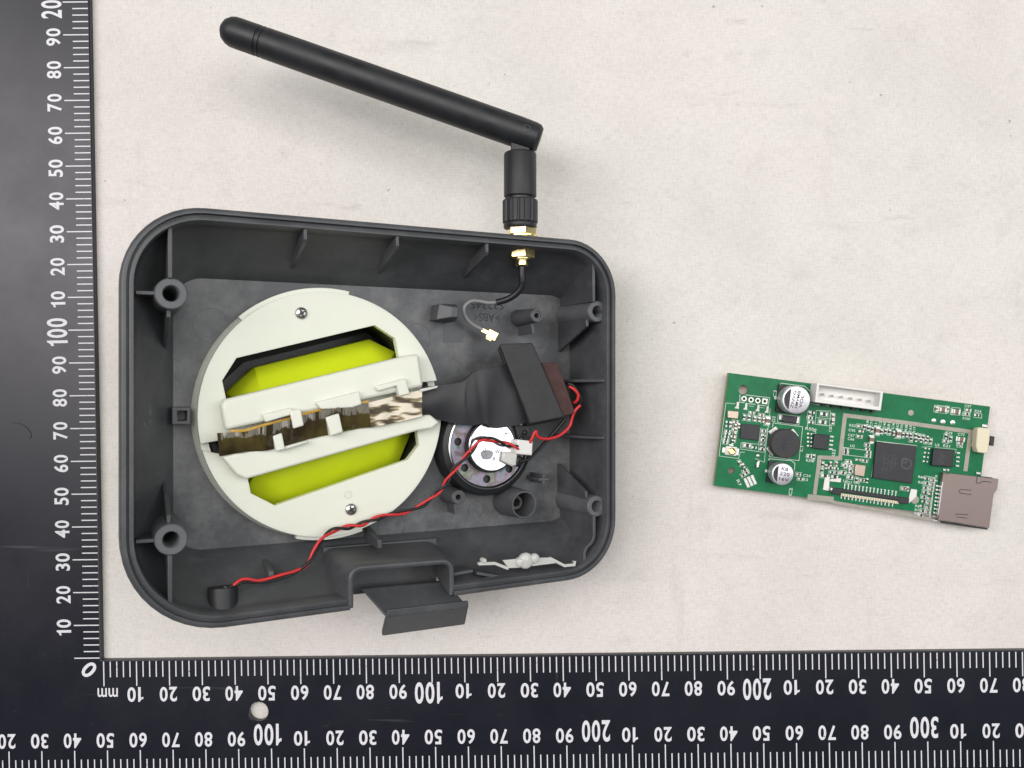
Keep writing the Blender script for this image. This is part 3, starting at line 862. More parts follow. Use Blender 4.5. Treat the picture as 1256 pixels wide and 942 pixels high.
# ================================================================== polyimide ribbon
rbn = Thing('flex_ribbon', 'crumpled glossy brown tape strip laid across the white disc', 'tape', CF, L(390, 520, 11))
te = [(132, 546), (180, 543), (230, 541), (300, 521), (350, 508), (400, 495), (470, 474), (530, 459), (600, 449), (662, 440)]
be = [(140, 628), (190, 618), (240, 611), (300, 608), (350, 596), (400, 582), (470, 562), (530, 546), (600, 530), (672, 526)]
te2 = [(662, 440), (720, 425), (790, 408), (850, 394)]
be2 = [(672, 526), (720, 517), (790, 502), (850, 487)]
def ribbon(te_, be_, nx, ny, amp, d0, seed, dfun=None):
    rnd = random.Random(seed)
    A = catmull([Vector((*p, 0)) for p in te_], nx); Bq = catmull([Vector((*p, 0)) for p in be_], nx)
    ph = [(rnd.uniform(.02, .10), rnd.uniform(0, 6), rnd.uniform(-2, 2)) for _ in range(5)]
    rows = []
    for i, (a, b_) in enumerate(zip(A, Bq)):
        row = []
        for j in range(ny + 1):
            t = j / ny
            q = a.lerp(b_, t)
            w = sum(math.sin(q.x * f + p + t * s2) for f, p, s2 in ph) / 5 * amp
            row.append(yz(q.x, q.y, d0 + w + (dfun(q.x, t) if dfun else 0)))
        rows.append(row)
    v = [p for r in rows for p in r] + [p + Vector((0, 0, -.12)) for r in rows for p in r]
    m_, k_ = len(rows), ny + 1; N_ = m_ * k_; f = []
    for i in range(m_ - 1):
        for j in range(ny):
            q = (i * k_ + j, i * k_ + j + 1, (i + 1) * k_ + j + 1, (i + 1) * k_ + j)
            f += [q, tuple(N_ + x for x in reversed(q))]
    rim_ = [i * k_ for i in range(m_)] + [(m_ - 1) * k_ + j for j in range(1, k_)] + [i * k_ + ny for i in range(m_ - 2, -1, -1)] + [j for j in range(ny - 1, 0, -1)]
    for i in range(len(rim_)):
        a, b_ = rim_[i], rim_[(i + 1) % len(rim_)]
        f.append((b_, a, N_ + a, N_ + b_))
    return MB().add(v, f)
rbn.part('tape_strip', ribbon(te, be, 12, 12, 0.7, 9.9, 3, lambda x, t: 1.2 * (t - .5) - .7 * math.sin(PI * t) + .35 * math.sin(x * .11) * math.sin(x * .037)), 'kapton', smooth=80)
rbn.part('tape_end', ribbon(te2, be2, 9, 8, 0.35, 9.9, 5, lambda x, t: -.5 * t), 'gloss_tape', smooth=80, label='end of the tape with cream gloss reflections and dark streaks painted on')
ta = [(x, y - 9) for x, y in te[1:]]; tb_ = [(x, y + 14) for x, y in te[1:]]
rbn.part('amber_edge', ribbon(ta, tb_, 5, 4, 0.2, 10.9, 9), 'amber', smooth=80)
mb = MB(); q = [yz(842, 392, 9.3), yz(905, 380, 9.3), yz(903, 387, 9.3), yz(845, 402, 9.3)]
mb.loft([[p + Vector((0, 0, -.3)) for p in q][::-1], q[::-1]]); rbn.part('film_tongue', mb, 'clear')

# ================================================================== black flat cable, black box, brown block
fc = Thing('flat_cable_sleeve', 'black flat folded cable sleeve running from the white disc to the black box', 'cable', CF, L(580, 490, 15))
def kz(x, y, d): return L(500 + x * 0.276, 380 + y * 0.276, d)
ct = [(62, 345, 12), (150, 335, 11.5), (235, 322, 10.5), (268, 300, 9.5), (300, 274, 8.6), (360, 260, 8.2), (450, 240, 8.0)]
cb = [(62, 462, 12), (120, 482, 11.8), (200, 503, 11.5), (278, 516, 11.0), (342, 506, 9.6), (395, 527, 9.4), (540, 500, 8.6)]
rows = []
A = catmull([Vector(p) for p in ct], 8); Bq = catmull([Vector(p) for p in cb], 8)
for i, (a, b_) in enumerate(zip(A, Bq)):
    r_ = []
    for j in range(11):
        t = j / 10; q = a.lerp(b_, t)
        d = q.z + .9 * math.exp(-((q.x - 285 - 20 * t) / 30) ** 2) - .7 * math.exp(-((q.x - 345) / 26) ** 2) * t + .25 * math.sin(q.x * .03 + t * 3) - 0.6 * math.sin(PI * t) * (1 if q.x < 260 else .4)
        r_.append(kz(q.x, q.y, d))
    rows.append(r_)
v = [p for r_ in rows for p in r_] + [p + Vector((0, 0, -1.1)) for r_ in rows for p in r_]
m_, k_ = len(rows), 11; N_ = m_ * k_; f = []
for i in range(m_ - 1):
    for j in range(10):
        q = (i * k_ + j, i * k_ + j + 1, (i + 1) * k_ + j + 1, (i + 1) * k_ + j)
        f += [q, tuple(N_ + x for x in reversed(q))]
rim_ = [i * k_ for i in range(m_)] + [(m_ - 1) * k_ + j for j in range(1, k_)] + [i * k_ + 10 for i in range(m_ - 2, -1, -1)] + [j for j in range(9, 0, -1)]
for i in range(len(rim_)):
    a, b_ = rim_[i], rim_[(i + 1) % len(rim_)]; f.append((b_, a, N_ + a, N_ + b_))
fc.part('sleeve', MB().add(v, f), 'fabric', smooth=80)

bx_ = Thing('black_ferrite_block', 'flat black slanted rectangular block on the end of the flat sleeve', 'ferrite block', CF, L(650, 470, 14))
tp = [kz(408, 150, 5.5), kz(556, 146, 5.5), kz(697, 477, 5.5), kz(545, 507, 5.5)]
bt = [kz(398, 172, 12), kz(535, 165, 13), kz(672, 490, 13), kz(525, 520, 12)]
mid_ = [a.lerp(b_, .42) for a, b_ in zip(tp, bt)]; mid2 = [a.lerp(b_, .55) for a, b_ in zip(tp, bt)]
mb = MB(); mb.loft([mid_[::-1], tp[::-1]]); bx_.part('upper_half', mb, 'abs_black' if 'abs_black' in M else 'ferrite', bevel=.45, seg=3)
mb = MB(); mb.loft([bt[::-1], mid2[::-1]]); bx_.part('lower_half', mb, 'ferrite', bevel=.4)
mb = MB(); cc = sum(mid_, Vector()) / 4; mb.loft([[cc + (p - cc) * .96 for p in mid2][::-1], [cc + (p - cc) * .96 for p in mid_][::-1]]); bx_.part('seam', mb, 'void')

br = Thing('brown_foam_pad', 'narrow reddish brown foam pad tucked behind the slanted black block', 'foam pad', CF, L(688, 478, 16))
tp = [kz(596, 236, 8.0), kz(668, 234, 8.0), kz(748, 462, 8.0), kz(690, 474, 8.0)]
mb = MB(); mb.loft([[p + Vector((-.6, 0, -8)) for p in tp][::-1], tp[::-1]]); br.part('pad', mb, 'brown', bevel=.35)

# ================================================================== loudspeaker
SC = L(601, 547, 13.5)
sp = Thing('loudspeaker', 'small round loudspeaker with bright magnet and rainbow sheen ring', 'speaker', CF, (SC.x, SC.y, -DEP))
sc_ = (SC.x, SC.y, 0)
mb = MB(); mb.lathe([(14.2, -DEP), (14.2, -16), (13.6, -14.8), (12.3, -14.3), (12.2, -15.5), (0, -15.6)], sc_, n=64, closed_ends=False); sp.part('frame', mb, 'black', smooth=40)
mb = MB(); mb.lathe([(12.25, -14.6), (12.2, -14.0), (11.85, -13.9), (11.75, -14.6)], sc_, n=64, closed_ends=False); sp.part('trim_ring', mb, 'silver', smooth=60)
hl = [L(562.5, 542, 14), L(571.4, 573.5, 14), L(598, 587.5, 14), L(626, 576, 14)]
hr_ = sum((Vector((p.x, p.y)) - Vector((SC.x, SC.y))).length for p in hl) / 4
ang0 = [math.atan2(p.y - SC.y, p.x - SC.x) for p in hl]
alls = ang0 + [ang0[0] - .8 * k for k in (1, 2)] + [ang0[3] + .75]
mb = MB(); mb.plate(circle(sc_, 11.4, 64), [circle(sc_, 7.2, 48)] + [circle((SC.x + hr_ * math.cos(a), SC.y + hr_ * math.sin(a)), 1.12, 18) for a in alls], -14.9, -14.5)
sp.part('basket_ring', mb, 'irid', smooth=0, bevel=.08)
mb = MB(); mb.lathe([(7.4, -15), (7.4, -12.6), (7.25, -12.3), (6.9, -12.2)], sc_, n=64, closed_ends=False); sp.part('yoke_wall', mb, 'black', smooth=40)
mc = L(604, 547, 12.0)
mb = MB(); mb.lathe([(7.0, -14), (7.0, -12.2), (6.8, -12.0), (0, -12.0)], (mc.x, mc.y, 0), n=64, closed_ends=False); mg = sp.part('magnet', mb, 'magnet', smooth=40)
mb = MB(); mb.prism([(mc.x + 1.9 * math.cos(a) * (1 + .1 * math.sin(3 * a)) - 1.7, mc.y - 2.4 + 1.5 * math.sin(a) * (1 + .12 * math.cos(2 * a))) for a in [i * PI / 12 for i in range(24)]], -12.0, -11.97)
sp.part('painted_reflection', mb, 'reflection', parent=mg, smooth=0)  # dark grey reflection in the magnet, painted on as a thin patch
zt = -11.94
for st, px, py, h, m_ in (('+', 621, 532, 1.3, 'canmark'), ('U', 608.5, 531.5, 1.0, 'canmark'), ('I', 597, 531.5, 1.0, 'redink'), ('U', 594.5, 551.5, 1.1, 'canmark'), ('W', 610.5, 554, 1.1, 'canmark'), ('8', 606.5, 562.5, 1.1, 'canmark')):
    c = L(px, py, 11.9); sp.text('stamp', st, (c.x, c.y - h / 2, zt), 0.1, h, m_, parent=mg)
tpos = L(643, 527, 12)
mb = MB(); mb.box((tpos.x, tpos.y - .6, -13.2), (4.4, 6, 1.2), .25); sp.part('terminal_board', mb, 'black', bevel=.2)
for dx, dy in ((-.8, 1.6), (.4, -.8), (-.6, -2.6)):
    mb = MB(); mb.lathe([(.75, -12.7), (.7, -12.2), (.4, -11.9), (0, -11.8)], (tpos.x + dx, tpos.y + dy, 0), n=14, closed_ends=False); sp.part('solder_blob', mb, 'tin' if dy > 1 else 'resblack', smooth=60)

# ================================================================== wire pair with white plug
pl = Thing('wire_plug', 'small white crimp plug beside the loudspeaker magnet', 'plug', CF, L(645, 550, 12))
q = [L(635, 539, 9.5), L(654, 541, 9.5), L(653, 559, 9.5), L(634.5, 557, 9.5)]
mb = MB(); mb.loft([[p + Vector((0, 0, -2.6)) for p in q][::-1], q[::-1]]); pl.part('housing', mb, 'white2', bevel=.35)
q = [L(618, 554, 10.4), L(635, 555, 10.4), L(634, 571, 10.4), L(628, 572, 10.4), L(616.5, 566, 10.4)]
mb = MB(); mb.loft([[p + Vector((0, 0, -1.4)) for p in q][::-1], q[::-1]]); pl.part('glue_flap', mb, 'clear', bevel=.4)
mb = MB(); c = L(637, 566, 10.5); mb.lathe([(1.5, c.z - 1.5), (1.6, c.z - .6), (1.1, c.z + .2), (0, c.z + .3)], (c.x, c.y, 0), n=16, closed_ends=False); pl.part('glue_blob', mb, 'resblack', smooth=70)

wire_px = [(636, 549, 9.6), (622, 545, 9.8), (610, 541, 9.8), (598, 538.5, 9.6), (588, 541, 9.6), (579, 552, 10.2), (566, 566, 11), (556, 577, 11.4), (549, 589, 11.8), (543, 598, 12),
           (533, 607, 12.6), (519, 619, 13), (500, 627, 13.2), (478, 631, 13), (458, 637, 12.8), (440, 644, 12.8), (422, 647.5, 12.4), (408, 651, 11.5), (396, 660, 10.5), (388, 673, 9.6), (381, 686, 9), (373, 697, 8.4)]
tail_r = [(373, 697, 8.3), (360, 701, 7.8), (345, 705, 7.2), (330, 709.5, 7.0), (316, 712, 6.8), (302, 710, 6.4), (294, 712, 6.2), (286, 718, 6.0)]
tail_b = [(373, 697, 8.8), (361, 703, 8.4), (345, 709, 8.2), (330, 713, 7.8), (314, 714, 7.4), (300, 714, 6.8), (290, 717, 6.4), (280, 720, 6.2)]
core = catmull([L(*p) for p in wire_px], 14)
wt = Thing('twisted_wire', 'twisted thin red and black wire pair running from speaker plug to microphone', 'wire', CF, L(480, 632, 14))
def helix(core, phase, rad, pitch):
    out = []; s_ = 0
    for i, p in enumerate(core):
        if i: s_ += (p - core[i - 1]).length
        t = (core[min(i + 1, len(core) - 1)] - core[max(i - 1, 0)]).normalized()
        n1 = Vector((-t.y, t.x, 0)).normalized(); n2 = t.cross(n1)
        fl_ = 1.0
        a = phase + 2 * PI * s_ / pitch + .9 * math.sin(s_ * .23)
        out.append(p + (n1 * math.cos(a) + n2 * math.sin(a)) * rad * fl_)
    return out
for nm, ph, m_, tail in (('red_wire', 0.3, 'red', tail_r), ('black_wire', 0.3 + PI, 'blackwire', tail_b)):
    h_ = helix(core, ph, .42, 10.5)
    pts = h_[:-6] + catmull([h_[-6]] + [L(*p) for p in tail[1:]], 8)[1:]
    mb = MB(); mb.tube(pts, .38, 9); wt.part(nm, mb, m_, smooth=80)

rw = Thing('looped_wire', 'red and black wires looping round the brown foam pad by the right wall', 'wire', CF, L(700, 520, 14))
mb = MB(); mb.tube(catmull([L(*p) for p in ((650, 543, 9.6), (653, 537, 9.0), (657, 529, 8.6), (659.5, 535, 8.8), (668, 538.5, 9), (682, 536, 9.2), (692, 530, 9.2), (699, 522, 9), (702, 512, 8.8), (706, 503, 8.2), (712, 497, 7.6))], 8), .44, 9)
rw.part('red_wire', mb, 'red', smooth=80)
mb = MB(); mb.tube(catmull([L(*p) for p in ((698, 474, 9.2), (704, 477.5, 8.4), (709, 484, 8.2), (708, 491, 8.6), (704, 494, 9.6))], 8), .44, 9)
rw.part('red_wire', mb, 'red', smooth=80)
mb = MB(); mb.tube(catmull([L(*p) for p in ((637, 566, 9.8), (648, 563, 10.2), (660, 552, 11), (672, 539, 11.4), (684, 525, 11), (693, 514, 10.5))], 8), .48, 9)
rw.part('black_wire', mb, 'blackwire', smooth=80)
mb = MB(); mb.tube(catmull([L(*p) for p in ((697, 471, 9.8), (703, 473, 9), (712, 487, 8.6), (712, 496, 9), (707, 502, 10))], 8), .44, 9)
rw.part('black_wire', mb, 'blackwire', smooth=80)

# ================================================================== microphone
m0, m1 = L(274, 721, 7.5), L(274, 752, 7.5)
mi_ = Thing('microphone', 'short black round microphone capsule pushed against the lower wall', 'microphone', CF, (m0.x, m0.y - 3, -12))
mb = MB(); mb.lathe([(0, -.0), (3.2, 0), (3.45, .25), (3.5, 1.0), (3.5, 5.8)], (m0.x, m0.y, -9.0), axis=(0, -1, .12), n=32, closed_ends=False)
mi_.part('capsule', mb, 'rubber', smooth=40)
mb = MB(); c = Vector((m0.x + .1, m0.y - .2, -6.0)); mb.lathe([(.8, -.4), (.75, .1), (.4, .35), (0, .4)], c, n=14, closed_ends=False); mi_.part('solder_blob', mb, 'steel', smooth=70)

# ================================================================== light guide
lg = Thing('light_guide', 'small clear plastic light guide with two lumps on the lower right wall', 'light guide', CF, L(645, 692, 8))
def gz(x, y, d): return L(580 + x * .1274, 660 + y * .1274, d)
q = [gz(292, 215, 0.9), gz(480, 195, 0.9), gz(740, 188, 0.9), gz(805, 243, 0.9), gz(440, 288, 0.9), gz(345, 292, 0.9)]
mb = MB(); mb.loft([[p + Vector((0, 0, -.9)) for p in q][::-1], q[::-1]]); lg.part('plate', mb, 'clear', bevel=.2)
for pts, nm in (([(60, 250), (215, 245), (345, 296)], 'arm'), ([(745, 195), (885, 268), (985, 258), (985, 222)], 'arm')):
    mb = MB(); mb.wall([(gz(x, y, 0.8).x, gz(x, y, 0.8).y) for x, y in pts], .8, -2.0, -0.8); lg.part(nm, mb, 'clear', bevel=.12)
c = gz(112, 218, .3); mb = MB(); mb.lathe([(.65, -1.9), (.65, -.4), (.5, -.1), (0, -.1)], (c.x, c.y, 0), n=16, closed_ends=False); lg.part('peg', mb, 'clear')
for x, y, r in ((520, 222, 2.2), (605, 198, 1.35), (470, 235, 1.4)):
    c = gz(x, y, 0)
    mb = MB(); mb.lathe([(r * .9, -1.7), (r, -.9), (r * .96, -.3), (r * .75, .05), (0, .12)], (c.x, c.y, 0), n=24, closed_ends=False); lg.part('lens_lump', mb, 'clear', smooth=70)

# ================================================================== antenna
AZ = 26.5
an = Thing('antenna', 'black jointed stubby antenna with knurled collar screwed to the upper rim', 'antenna', ID, P(638, 285, AZ))
t0, t1 = P(288.5, 40, AZ), P(648, 166.5, AZ)
ax = (t1 - t0).normalized(); ln = (t1 - t0).length
R0 = 18.6 * (CAMZ - AZ) / FPX
prof = [(0, -R0), (R0 * .35, -R0 * .94), (R0 * .68, -R0 * .74), (R0 * .9, -R0 * .42), (R0 * .985, -.6), (R0, .8)]
g = 7.6
prof += [(R0 * 1.005, g - .9), (R0 * .93, g - .7), (R0 * .93, g - .3), (R0 * 1.005, g - .1), (R0 * 1.005, g + .4), (R0 * .93, g + .6), (R0 * .93, g + 1.0), (R0 * 1.01, g + 1.2), (R0 * 1.03, 40), (R0 * 1.03, ln - 3), (R0 * 1.0, ln + 1.0), (R0 * .94, ln + 2.6), (R0 * .75, ln + 3.4), (0, ln + 3.6)]
mb = MB(); mb.lathe(prof, t0, ax, 48, closed_ends=False); wh = an.part('whip', mb, 'rubber', smooth=30)
hp = P(646, 163, AZ)
mb = MB(); mb.lathe([(1.1, R0 * .98), (1.05, R0 * 1.04), (.75, R0 * 1.05), (.72, R0 * .96), (0, R0 * .96)], (hp.x, hp.y, AZ), n=20, closed_ends=False); an.part('hinge_pin', mb, 'resblack', parent=wh)
nk = P(638, 170, AZ); dn = Vector((0, -1, 0)); kk = (CAMZ - AZ) / FPX
SX = P(638, 300, AZ).x
mb = MB(); mb.box((SX, P(0, 180, AZ).y, AZ), (5.2, 8, 4)); an.part('hinge_neck', mb, 'rubber', bevel=.3)
y_ = lambda py: P(0, py, AZ).y
def coll(name, prof_px, m_, n=40, ref=None, hexn=None):
    mb = MB(); mb.lathe([(r * kk, y_(183) - y_(py)) for r, py in prof_px], (SX, y_(183), AZ), dn, hexn or n, closed_ends=True, ref=(0, 0, 1)); return an.part(name, mb, m_, smooth=35)
coll('collar', [(17, 187), (19.3, 188.2), (20, 190), (20, 241), (18.5, 242.5)], 'rubber')
coll('spacer', [(17.5, 241.5), (17.5, 247)], 'black')
# knurled nut with real flutes
mb = MB(); n_ = 96; lp = []
for py, sc2 in ((245.5, .95), (247, 1), (273, 1), (274.5, .95)):
    row = []
    for i in range(n_):
        a = 2 * PI * i / n_
        r = (21.6 if (i % 6) < 4 else 20.2) * sc2 * kk
        row.append(Vector((SX + r * math.sin(a), y_(py), AZ + r * math.cos(a))))
    lp.append(row)
mb.loft(lp); an.part('knurled_nut', mb, 'rubber', smooth=25)
coll('nut_lip', [(20, 274), (20.4, 275), (20.4, 279), (19.4, 280.5)], 'rubber')

# ================================================================== brass connector and pigtail
pg = Thing('antenna_pigtail', 'gold connector nuts with thin black and grey cable ending in a gold plug', 'cable', ID, P(640, 320, AZ))
def collp(name, prof_px, m_, n=32, parent=None):
    mb = MB(); mb.lathe([(r * kk, y_(280) - y_(py)) for r, py in prof_px], (SX + .4, y_(280), AZ), dn, n, closed_ends=True, ref=(0.26, 0, 1)); return pg.part(name, mb, m_, smooth=30, parent=parent)
collp('hex_nut', [(17, 279.5), (18.3, 280.5), (18.3, 287.5), (17, 289)], 'brass', 6)
collp('washer', [(20, 289.2), (20, 291)], 'brass', 40)
collp('threaded_barrel', [(12.5, 290), (12.5, 318)], 'brass', 32)
collp('lock_washer', [(17.5, 304.5), (17.5, 306.5)], 'brass', 40)
collp('hex_nut', [(15.6, 307), (16.6, 308), (16.6, 316), (15.6, 317)], 'brass', 6)
collp('crimp_barrel', [(8.2, 316.5), (8.6, 317.5), (8.6, 325.5), (6.5, 327)], 'brass', 24)
W_ = lambda px, py, d: CF @ L(px, py, d)
cz = P(640, 327, AZ)
sl = catmull([P(640, 326, AZ), P(640, 337, AZ), P(640.5, 346, AZ - .3), P(638.5, 354, AZ - .8), P(631, 362, AZ - 1.5), P(621, 367.5, AZ - 2), P(609, 371, AZ - 2.4)], 8)
mb = MB(); mb.tube(sl, [1.0] * 17 + [.92] * (len(sl) - 17), 12); pg.part('heat_shrink', mb, 'black', smooth=70)
gl = catmull([P(612, 370.3, AZ - 2.3), P(600, 371.5, AZ - 2.6), P(588, 369.5, AZ - 2.6), P(578, 369.5, AZ - 2.2), P(570.5, 375, AZ - 2), P(569, 383, AZ - 2), P(573, 391.5, AZ - 2.6), P(580, 398, AZ - 3.2), P(588, 402.5, AZ - 3.8), P(592.5, 404.5, AZ - 4)], 8)
mb = MB(); mb.tube(gl, .56, 10); pg.part('coax_lead', mb, 'greywire', smooth=70)
gp = P(602, 410.5, AZ - 4.2); ga = math.atan2(-(413 - 405), (607 - 591))
mb = MB(); mb.box((gp.x - 1.7, gp.y + .95, gp.z + .1), (2.0, 1.3, 1.2), ga); mb.box((gp.x + .4, gp.y - .1, gp.z), (3.0, 2.6, 1.0), ga)
gpt = pg.part('gold_plug', mb, 'brass', bevel=.15)
mb = MB(); mb.lathe([(1.25, -1.3), (1.25, -.4), (.9, -.4), (.85, -1.3)], (gp.x + .3, gp.y, gp.z), n=24); pg.part('socket_ring', mb, 'brass', parent=gpt)
mb = MB(); mb.box((gp.x - .6, gp.y - 1.2, gp.z - .3), (1.6, .5, .5), ga); pg.part('crimp_ear', mb, 'brass', parent=gpt)

# ================================================================== circuit board
cb_ = Thing('circuit_board', 'green populated circuit board lying on the right of the table', 'circuit board', BF, (40, -17, -BTOP))
def q1(x, y): return 870 + x * .07962, 450 + y * .07962
def q2(x, y): return 870 + x * .07962, 525 + y * .07962
def q3(x, y): return 945 + x * .07962, 460 + y * .07962
def q4(x, y): return 945 + x * .07962, 530 + y * .07962
def q5(x, y): return 1025 + x * .07962, 500 + y * .07962
def q6(x, y): return 1000 + x * .11943, 565 + y * .11943
def q7(x, y): return 1115 + x * .09554, 480 + y * .09554
def q8(x, y): return 1115 + x * .09554, 565 + y * .09554
def z7(x, y): return 860 + x * .19102, 440 + y * .19102
def z8(x, y): return 1030 + x * .20173, 470 + y * .20173
def b2(p, h=0.0):
    q = B(p[0], p[1], h); return (q.x, q.y)
BW, BH = (B(1214.6, 498.2)).x, -B(875.3, 595.7).y
holes = [circle(b2(q1(525, 352)), 1.5, 20), circle(b2(q2(340, 655)), 1.0, 16)]
holes += [circle(b2(q1(x, y)), .42, 12) for x, y in ((535, 490), (643, 507), (748, 520), (855, 530))]
mb = MB(); mb.plate([(0, 0), (BW, 0), (BW, -BH), (0, -BH)], holes, -1.55, -0.05)
board = cb_.part('substrate', mb, 'fr4', smooth=0)
mb = MB(); mb.plate([(.03, -.03), (BW - .03, -.03), (BW - .03, -BH + .03), (.03, -BH + .03)], holes, -0.06, 0.0)
cb_.part('solder_mask', mb, 'pcb', smooth=0)
# solder and parts on the underside lift the board off the cloth
for x, y in ((9, -8), (70, -9), (12, -28), (66, -27)):
    mb = MB(); mb.box((x, y, -2.57), (3.2, 1.6, 2.0)); cb_.part('underside_chip', mb, 'resblack')

# -- tinned guard track
def strip(mb, pts, w, z0=.0, z1=.05):
    mb.wall([b2(p) for p in pts], w, z0, z1)
mb = MB()
strip(mb, [z7(757, 632), z7(905, 640)], 1.15)
strip(mb, [z7(925, 352), z7(907, 500), z7(890, 650)], 1.2, z1=.06)
strip(mb, [z7(760, 622), z7(752, 700), z7(728, 872)], 1.15, z1=.065)
strip(mb, [z7(915, 362), z8(400, 240), z8(806, 297)], 1.2, z1=.055)
strip(mb, [z8(796, 290), z8(763, 535)], 1.25, z1=.07)
strip(mb, [z7(683, 888), z7(850, 905)], 1.75, z1=.055)
strip(mb, [z7(840, 918), q6(180, 425), q6(1200, 605)], .95, z1=.06)
cb_.part('guard_track', mb, 'copper', smooth=0)

# -- silkscreen lines
mb = MB()
def sl_(pts, w=.13):
    for a, b_ in zip(pts[:-1], pts[1:]): mb.wall([b2(a), b2(b_)], w, 0.0, .03 + random.random() * .012)
sl_([q1(400, 570), q1(255, 556), q2(150, 430), q2(450, 470), q2(478, 370), q2(545, 372)])
sl_([q1(470, 540), q1(472, 425)], .2); sl_([q1(555, 430), q1(930, 475), q1(905, 600)], .18)
sl_([q1(470, 545), q1(540, 552)], .2); sl_([q1(600, 565), q1(715, 580)], .2); sl_([q1(780, 590), q1(870, 600)], .2)
sl_([q1(610, 600), q1(690, 612)]); sl_([q1(770, 625), q1(850, 632)])
sl_([z7(443, 320), z7(405, 665)]); sl_([z7(405, 665), z7(345, 640)])
sl_([q2(485, 320), q2(490, 225), q2(760, 250), q2(790, 0)]); sl_([q2(485, 325), q2(850, 375), q2(900, 0)])
sl_([q2(645, 330), q2(655, 245)]); sl_([q2(755, 360), q2(765, 250)])
sl_([q3(160, 125), q3(530, 172), q3(620, 260)], .16); sl_([q3(160, 125), q3(112, 548), q3(230, 570)], .16)
sl_([z7(495, 355), z7(635, 372), z7(628, 425), z7(490, 408), z7(495, 355)])
sl_([z7(462, 412), z7(652, 437), z7(628, 655), z7(437, 628), z7(462, 412)], .16)
sl_([z7(435, 642), z7(580, 655), z7(602, 672), z7(598, 720)], .18); sl_([z7(435, 642), z7(418, 775), z7(450, 790)], .18)
sl_([q5(570, 940), q5(640, 515), q5(1256, 605)], .16); sl_([z8(225, 352), z8(470, 380)]); sl_([z8(192, 570), z8(205, 480)])
sl_([q5(105, 610), q5(550, 668), q5(540, 780)]); sl_([q5(100, 722), q5(470, 765)])
sl_([z7(680, 280), z7(760, 300)])
sl_([q3(690, 450), q3(900, 475)]); sl_([q3(770, 410), q3(765, 450)])
sl_([q7(160, 715), q7(300, 710)], .1); sl_([q7(330, 720), q7(610, 745), q7(590, 800)], .1)
sl_([q8(200, 195), q8(330, 215), q8(270, 750), q8(150, 735)], .12)
sl_([q6(1060, 170), q6(1225, 180), q6(1170, 590)], .12)
sl_([q3(705, 545), q3(925, 555), q3(905, 785), q3(690, 760), q3(705, 545)], .12); sl_([q3(705, 655), q3(915, 675)], .12)
sl_([q3(925, 590), q3(995, 600), q3(985, 740)], .12); sl_([q3(590, 690), q3(560, 820)], .12)
sl_([q4(555, 345), q4(630, 350), q4(625, 395), q4(550, 390), q4(555, 345)], .1)
sl_([q7(330, 175), q7(500, 195), q7(490, 285), q7(335, 270), q7(330, 175)], .12); sl_([q7(550, 205), q7(655, 215), q7(645, 305), q7(540, 300), q7(550, 205)], .12)
sl_([q7(690, 260), q7(680, 310), q7(790, 320)], .12); sl_([q7(830, 275), q7(935, 290), q7(930, 345), q7(825, 330)], .12)
silk_mb = mb
# -- designators that can be read or guessed at in outline
def silk(st, p, h, rot=0.0, w=None):
    c = B(*p); cb_.text('designator', st, (c.x, c.y - h / 2, .045), rot, h, 'silk', bold=.012, width=w)
R90 = PI / 2
for st, p, h, rot, w in (('C3', z7(485, 215), 1.0, R90, 2.0), ('D3', z7(478, 378), 1.0, R90, 1.6), ('L1', z7(655, 568), 1.0, R90, 1.6), ('C2', z7(586, 845), 1.0, R90, 2.4), ('R50', z7(697, 450), .9, -R90 * 0, 2.6),
                         ('U6', z7(740, 458), .9, R90, 1.7), ('R208', q4(610, 440), .8, 0, 2.4), ('C24', q4(560, 670), .8, 0, 2.2), ('R3', q4(540, 732), .8, 0, 1.4), ('C87', z7(840, 440), .8, R90, 2.2),
                         ('R53', z7(862, 600), 1.0, R90, 2.4), ('U1', q6(310, 210), .9, 0, 1.3), ('R24', q7(885, 255), .8, 0, 2.0), ('C97', q7(755, 190), .8, 0, 2.0), ('R100', q7(735, 350), .7, 0, 2.2),
                         ('R29', q7(512, 535), .8, 0, 2.0), ('C77', q7(670, 555), .8, 0, 2.2), ('C96', q7(650, 708), .8, 0, 2.0), ('E21', q7(482, 700), .8, 0, 2.0), ('U5', q7(360, 690), .8, 0, 1.4),
                         ('R52', q5(260, 275), .8, 0, 2.0), ('C95', q5(250, 348), .8, 0, 2.0), ('C67', q5(240, 425), .8, 0, 2.0), ('C66', q5(235, 482), .8, 0, 2.0), ('U2', q5(258, 588), .8, 0, 1.4),
                         ('R57', q6(345, 225), .8, 0, 1.9), ('C65', q6(425, 225), .8, 0, 1.9), ('J3', q8(370, 215), .9, R90, 2.2), ('+', z7(712, 200), .9, 0, .9), ('R7', q2(440, 830), .9, -1.0, 2.0)):
    silk(st, p, h, rot, w)
for i, (x, y) in enumerate([(505, 225), (570, 230), (640, 235), (705, 238), (770, 250), (838, 262), (905, 265), (970, 272), (1035, 295), (1105, 300), (1170, 310), (1230, 325)]):
    silk(['R6', 'C71', 'R11', 'C2', 'C48', 'R81', 'C6', 'R62', 'C70', 'R8', 'C63', 'R17'][i], q5(x, y), .75, R90, 2.0)
for i, y in enumerate((210, 270)): silk(['R63', 'R61'][i], q8(160, y + i * 10), .75, 0, 2.0)
for i, y in enumerate((585, 635, 680)): silk(['R84', 'R78', 'R82'][i], q8(120 - i * 5, y), .75, 0, 2.0)

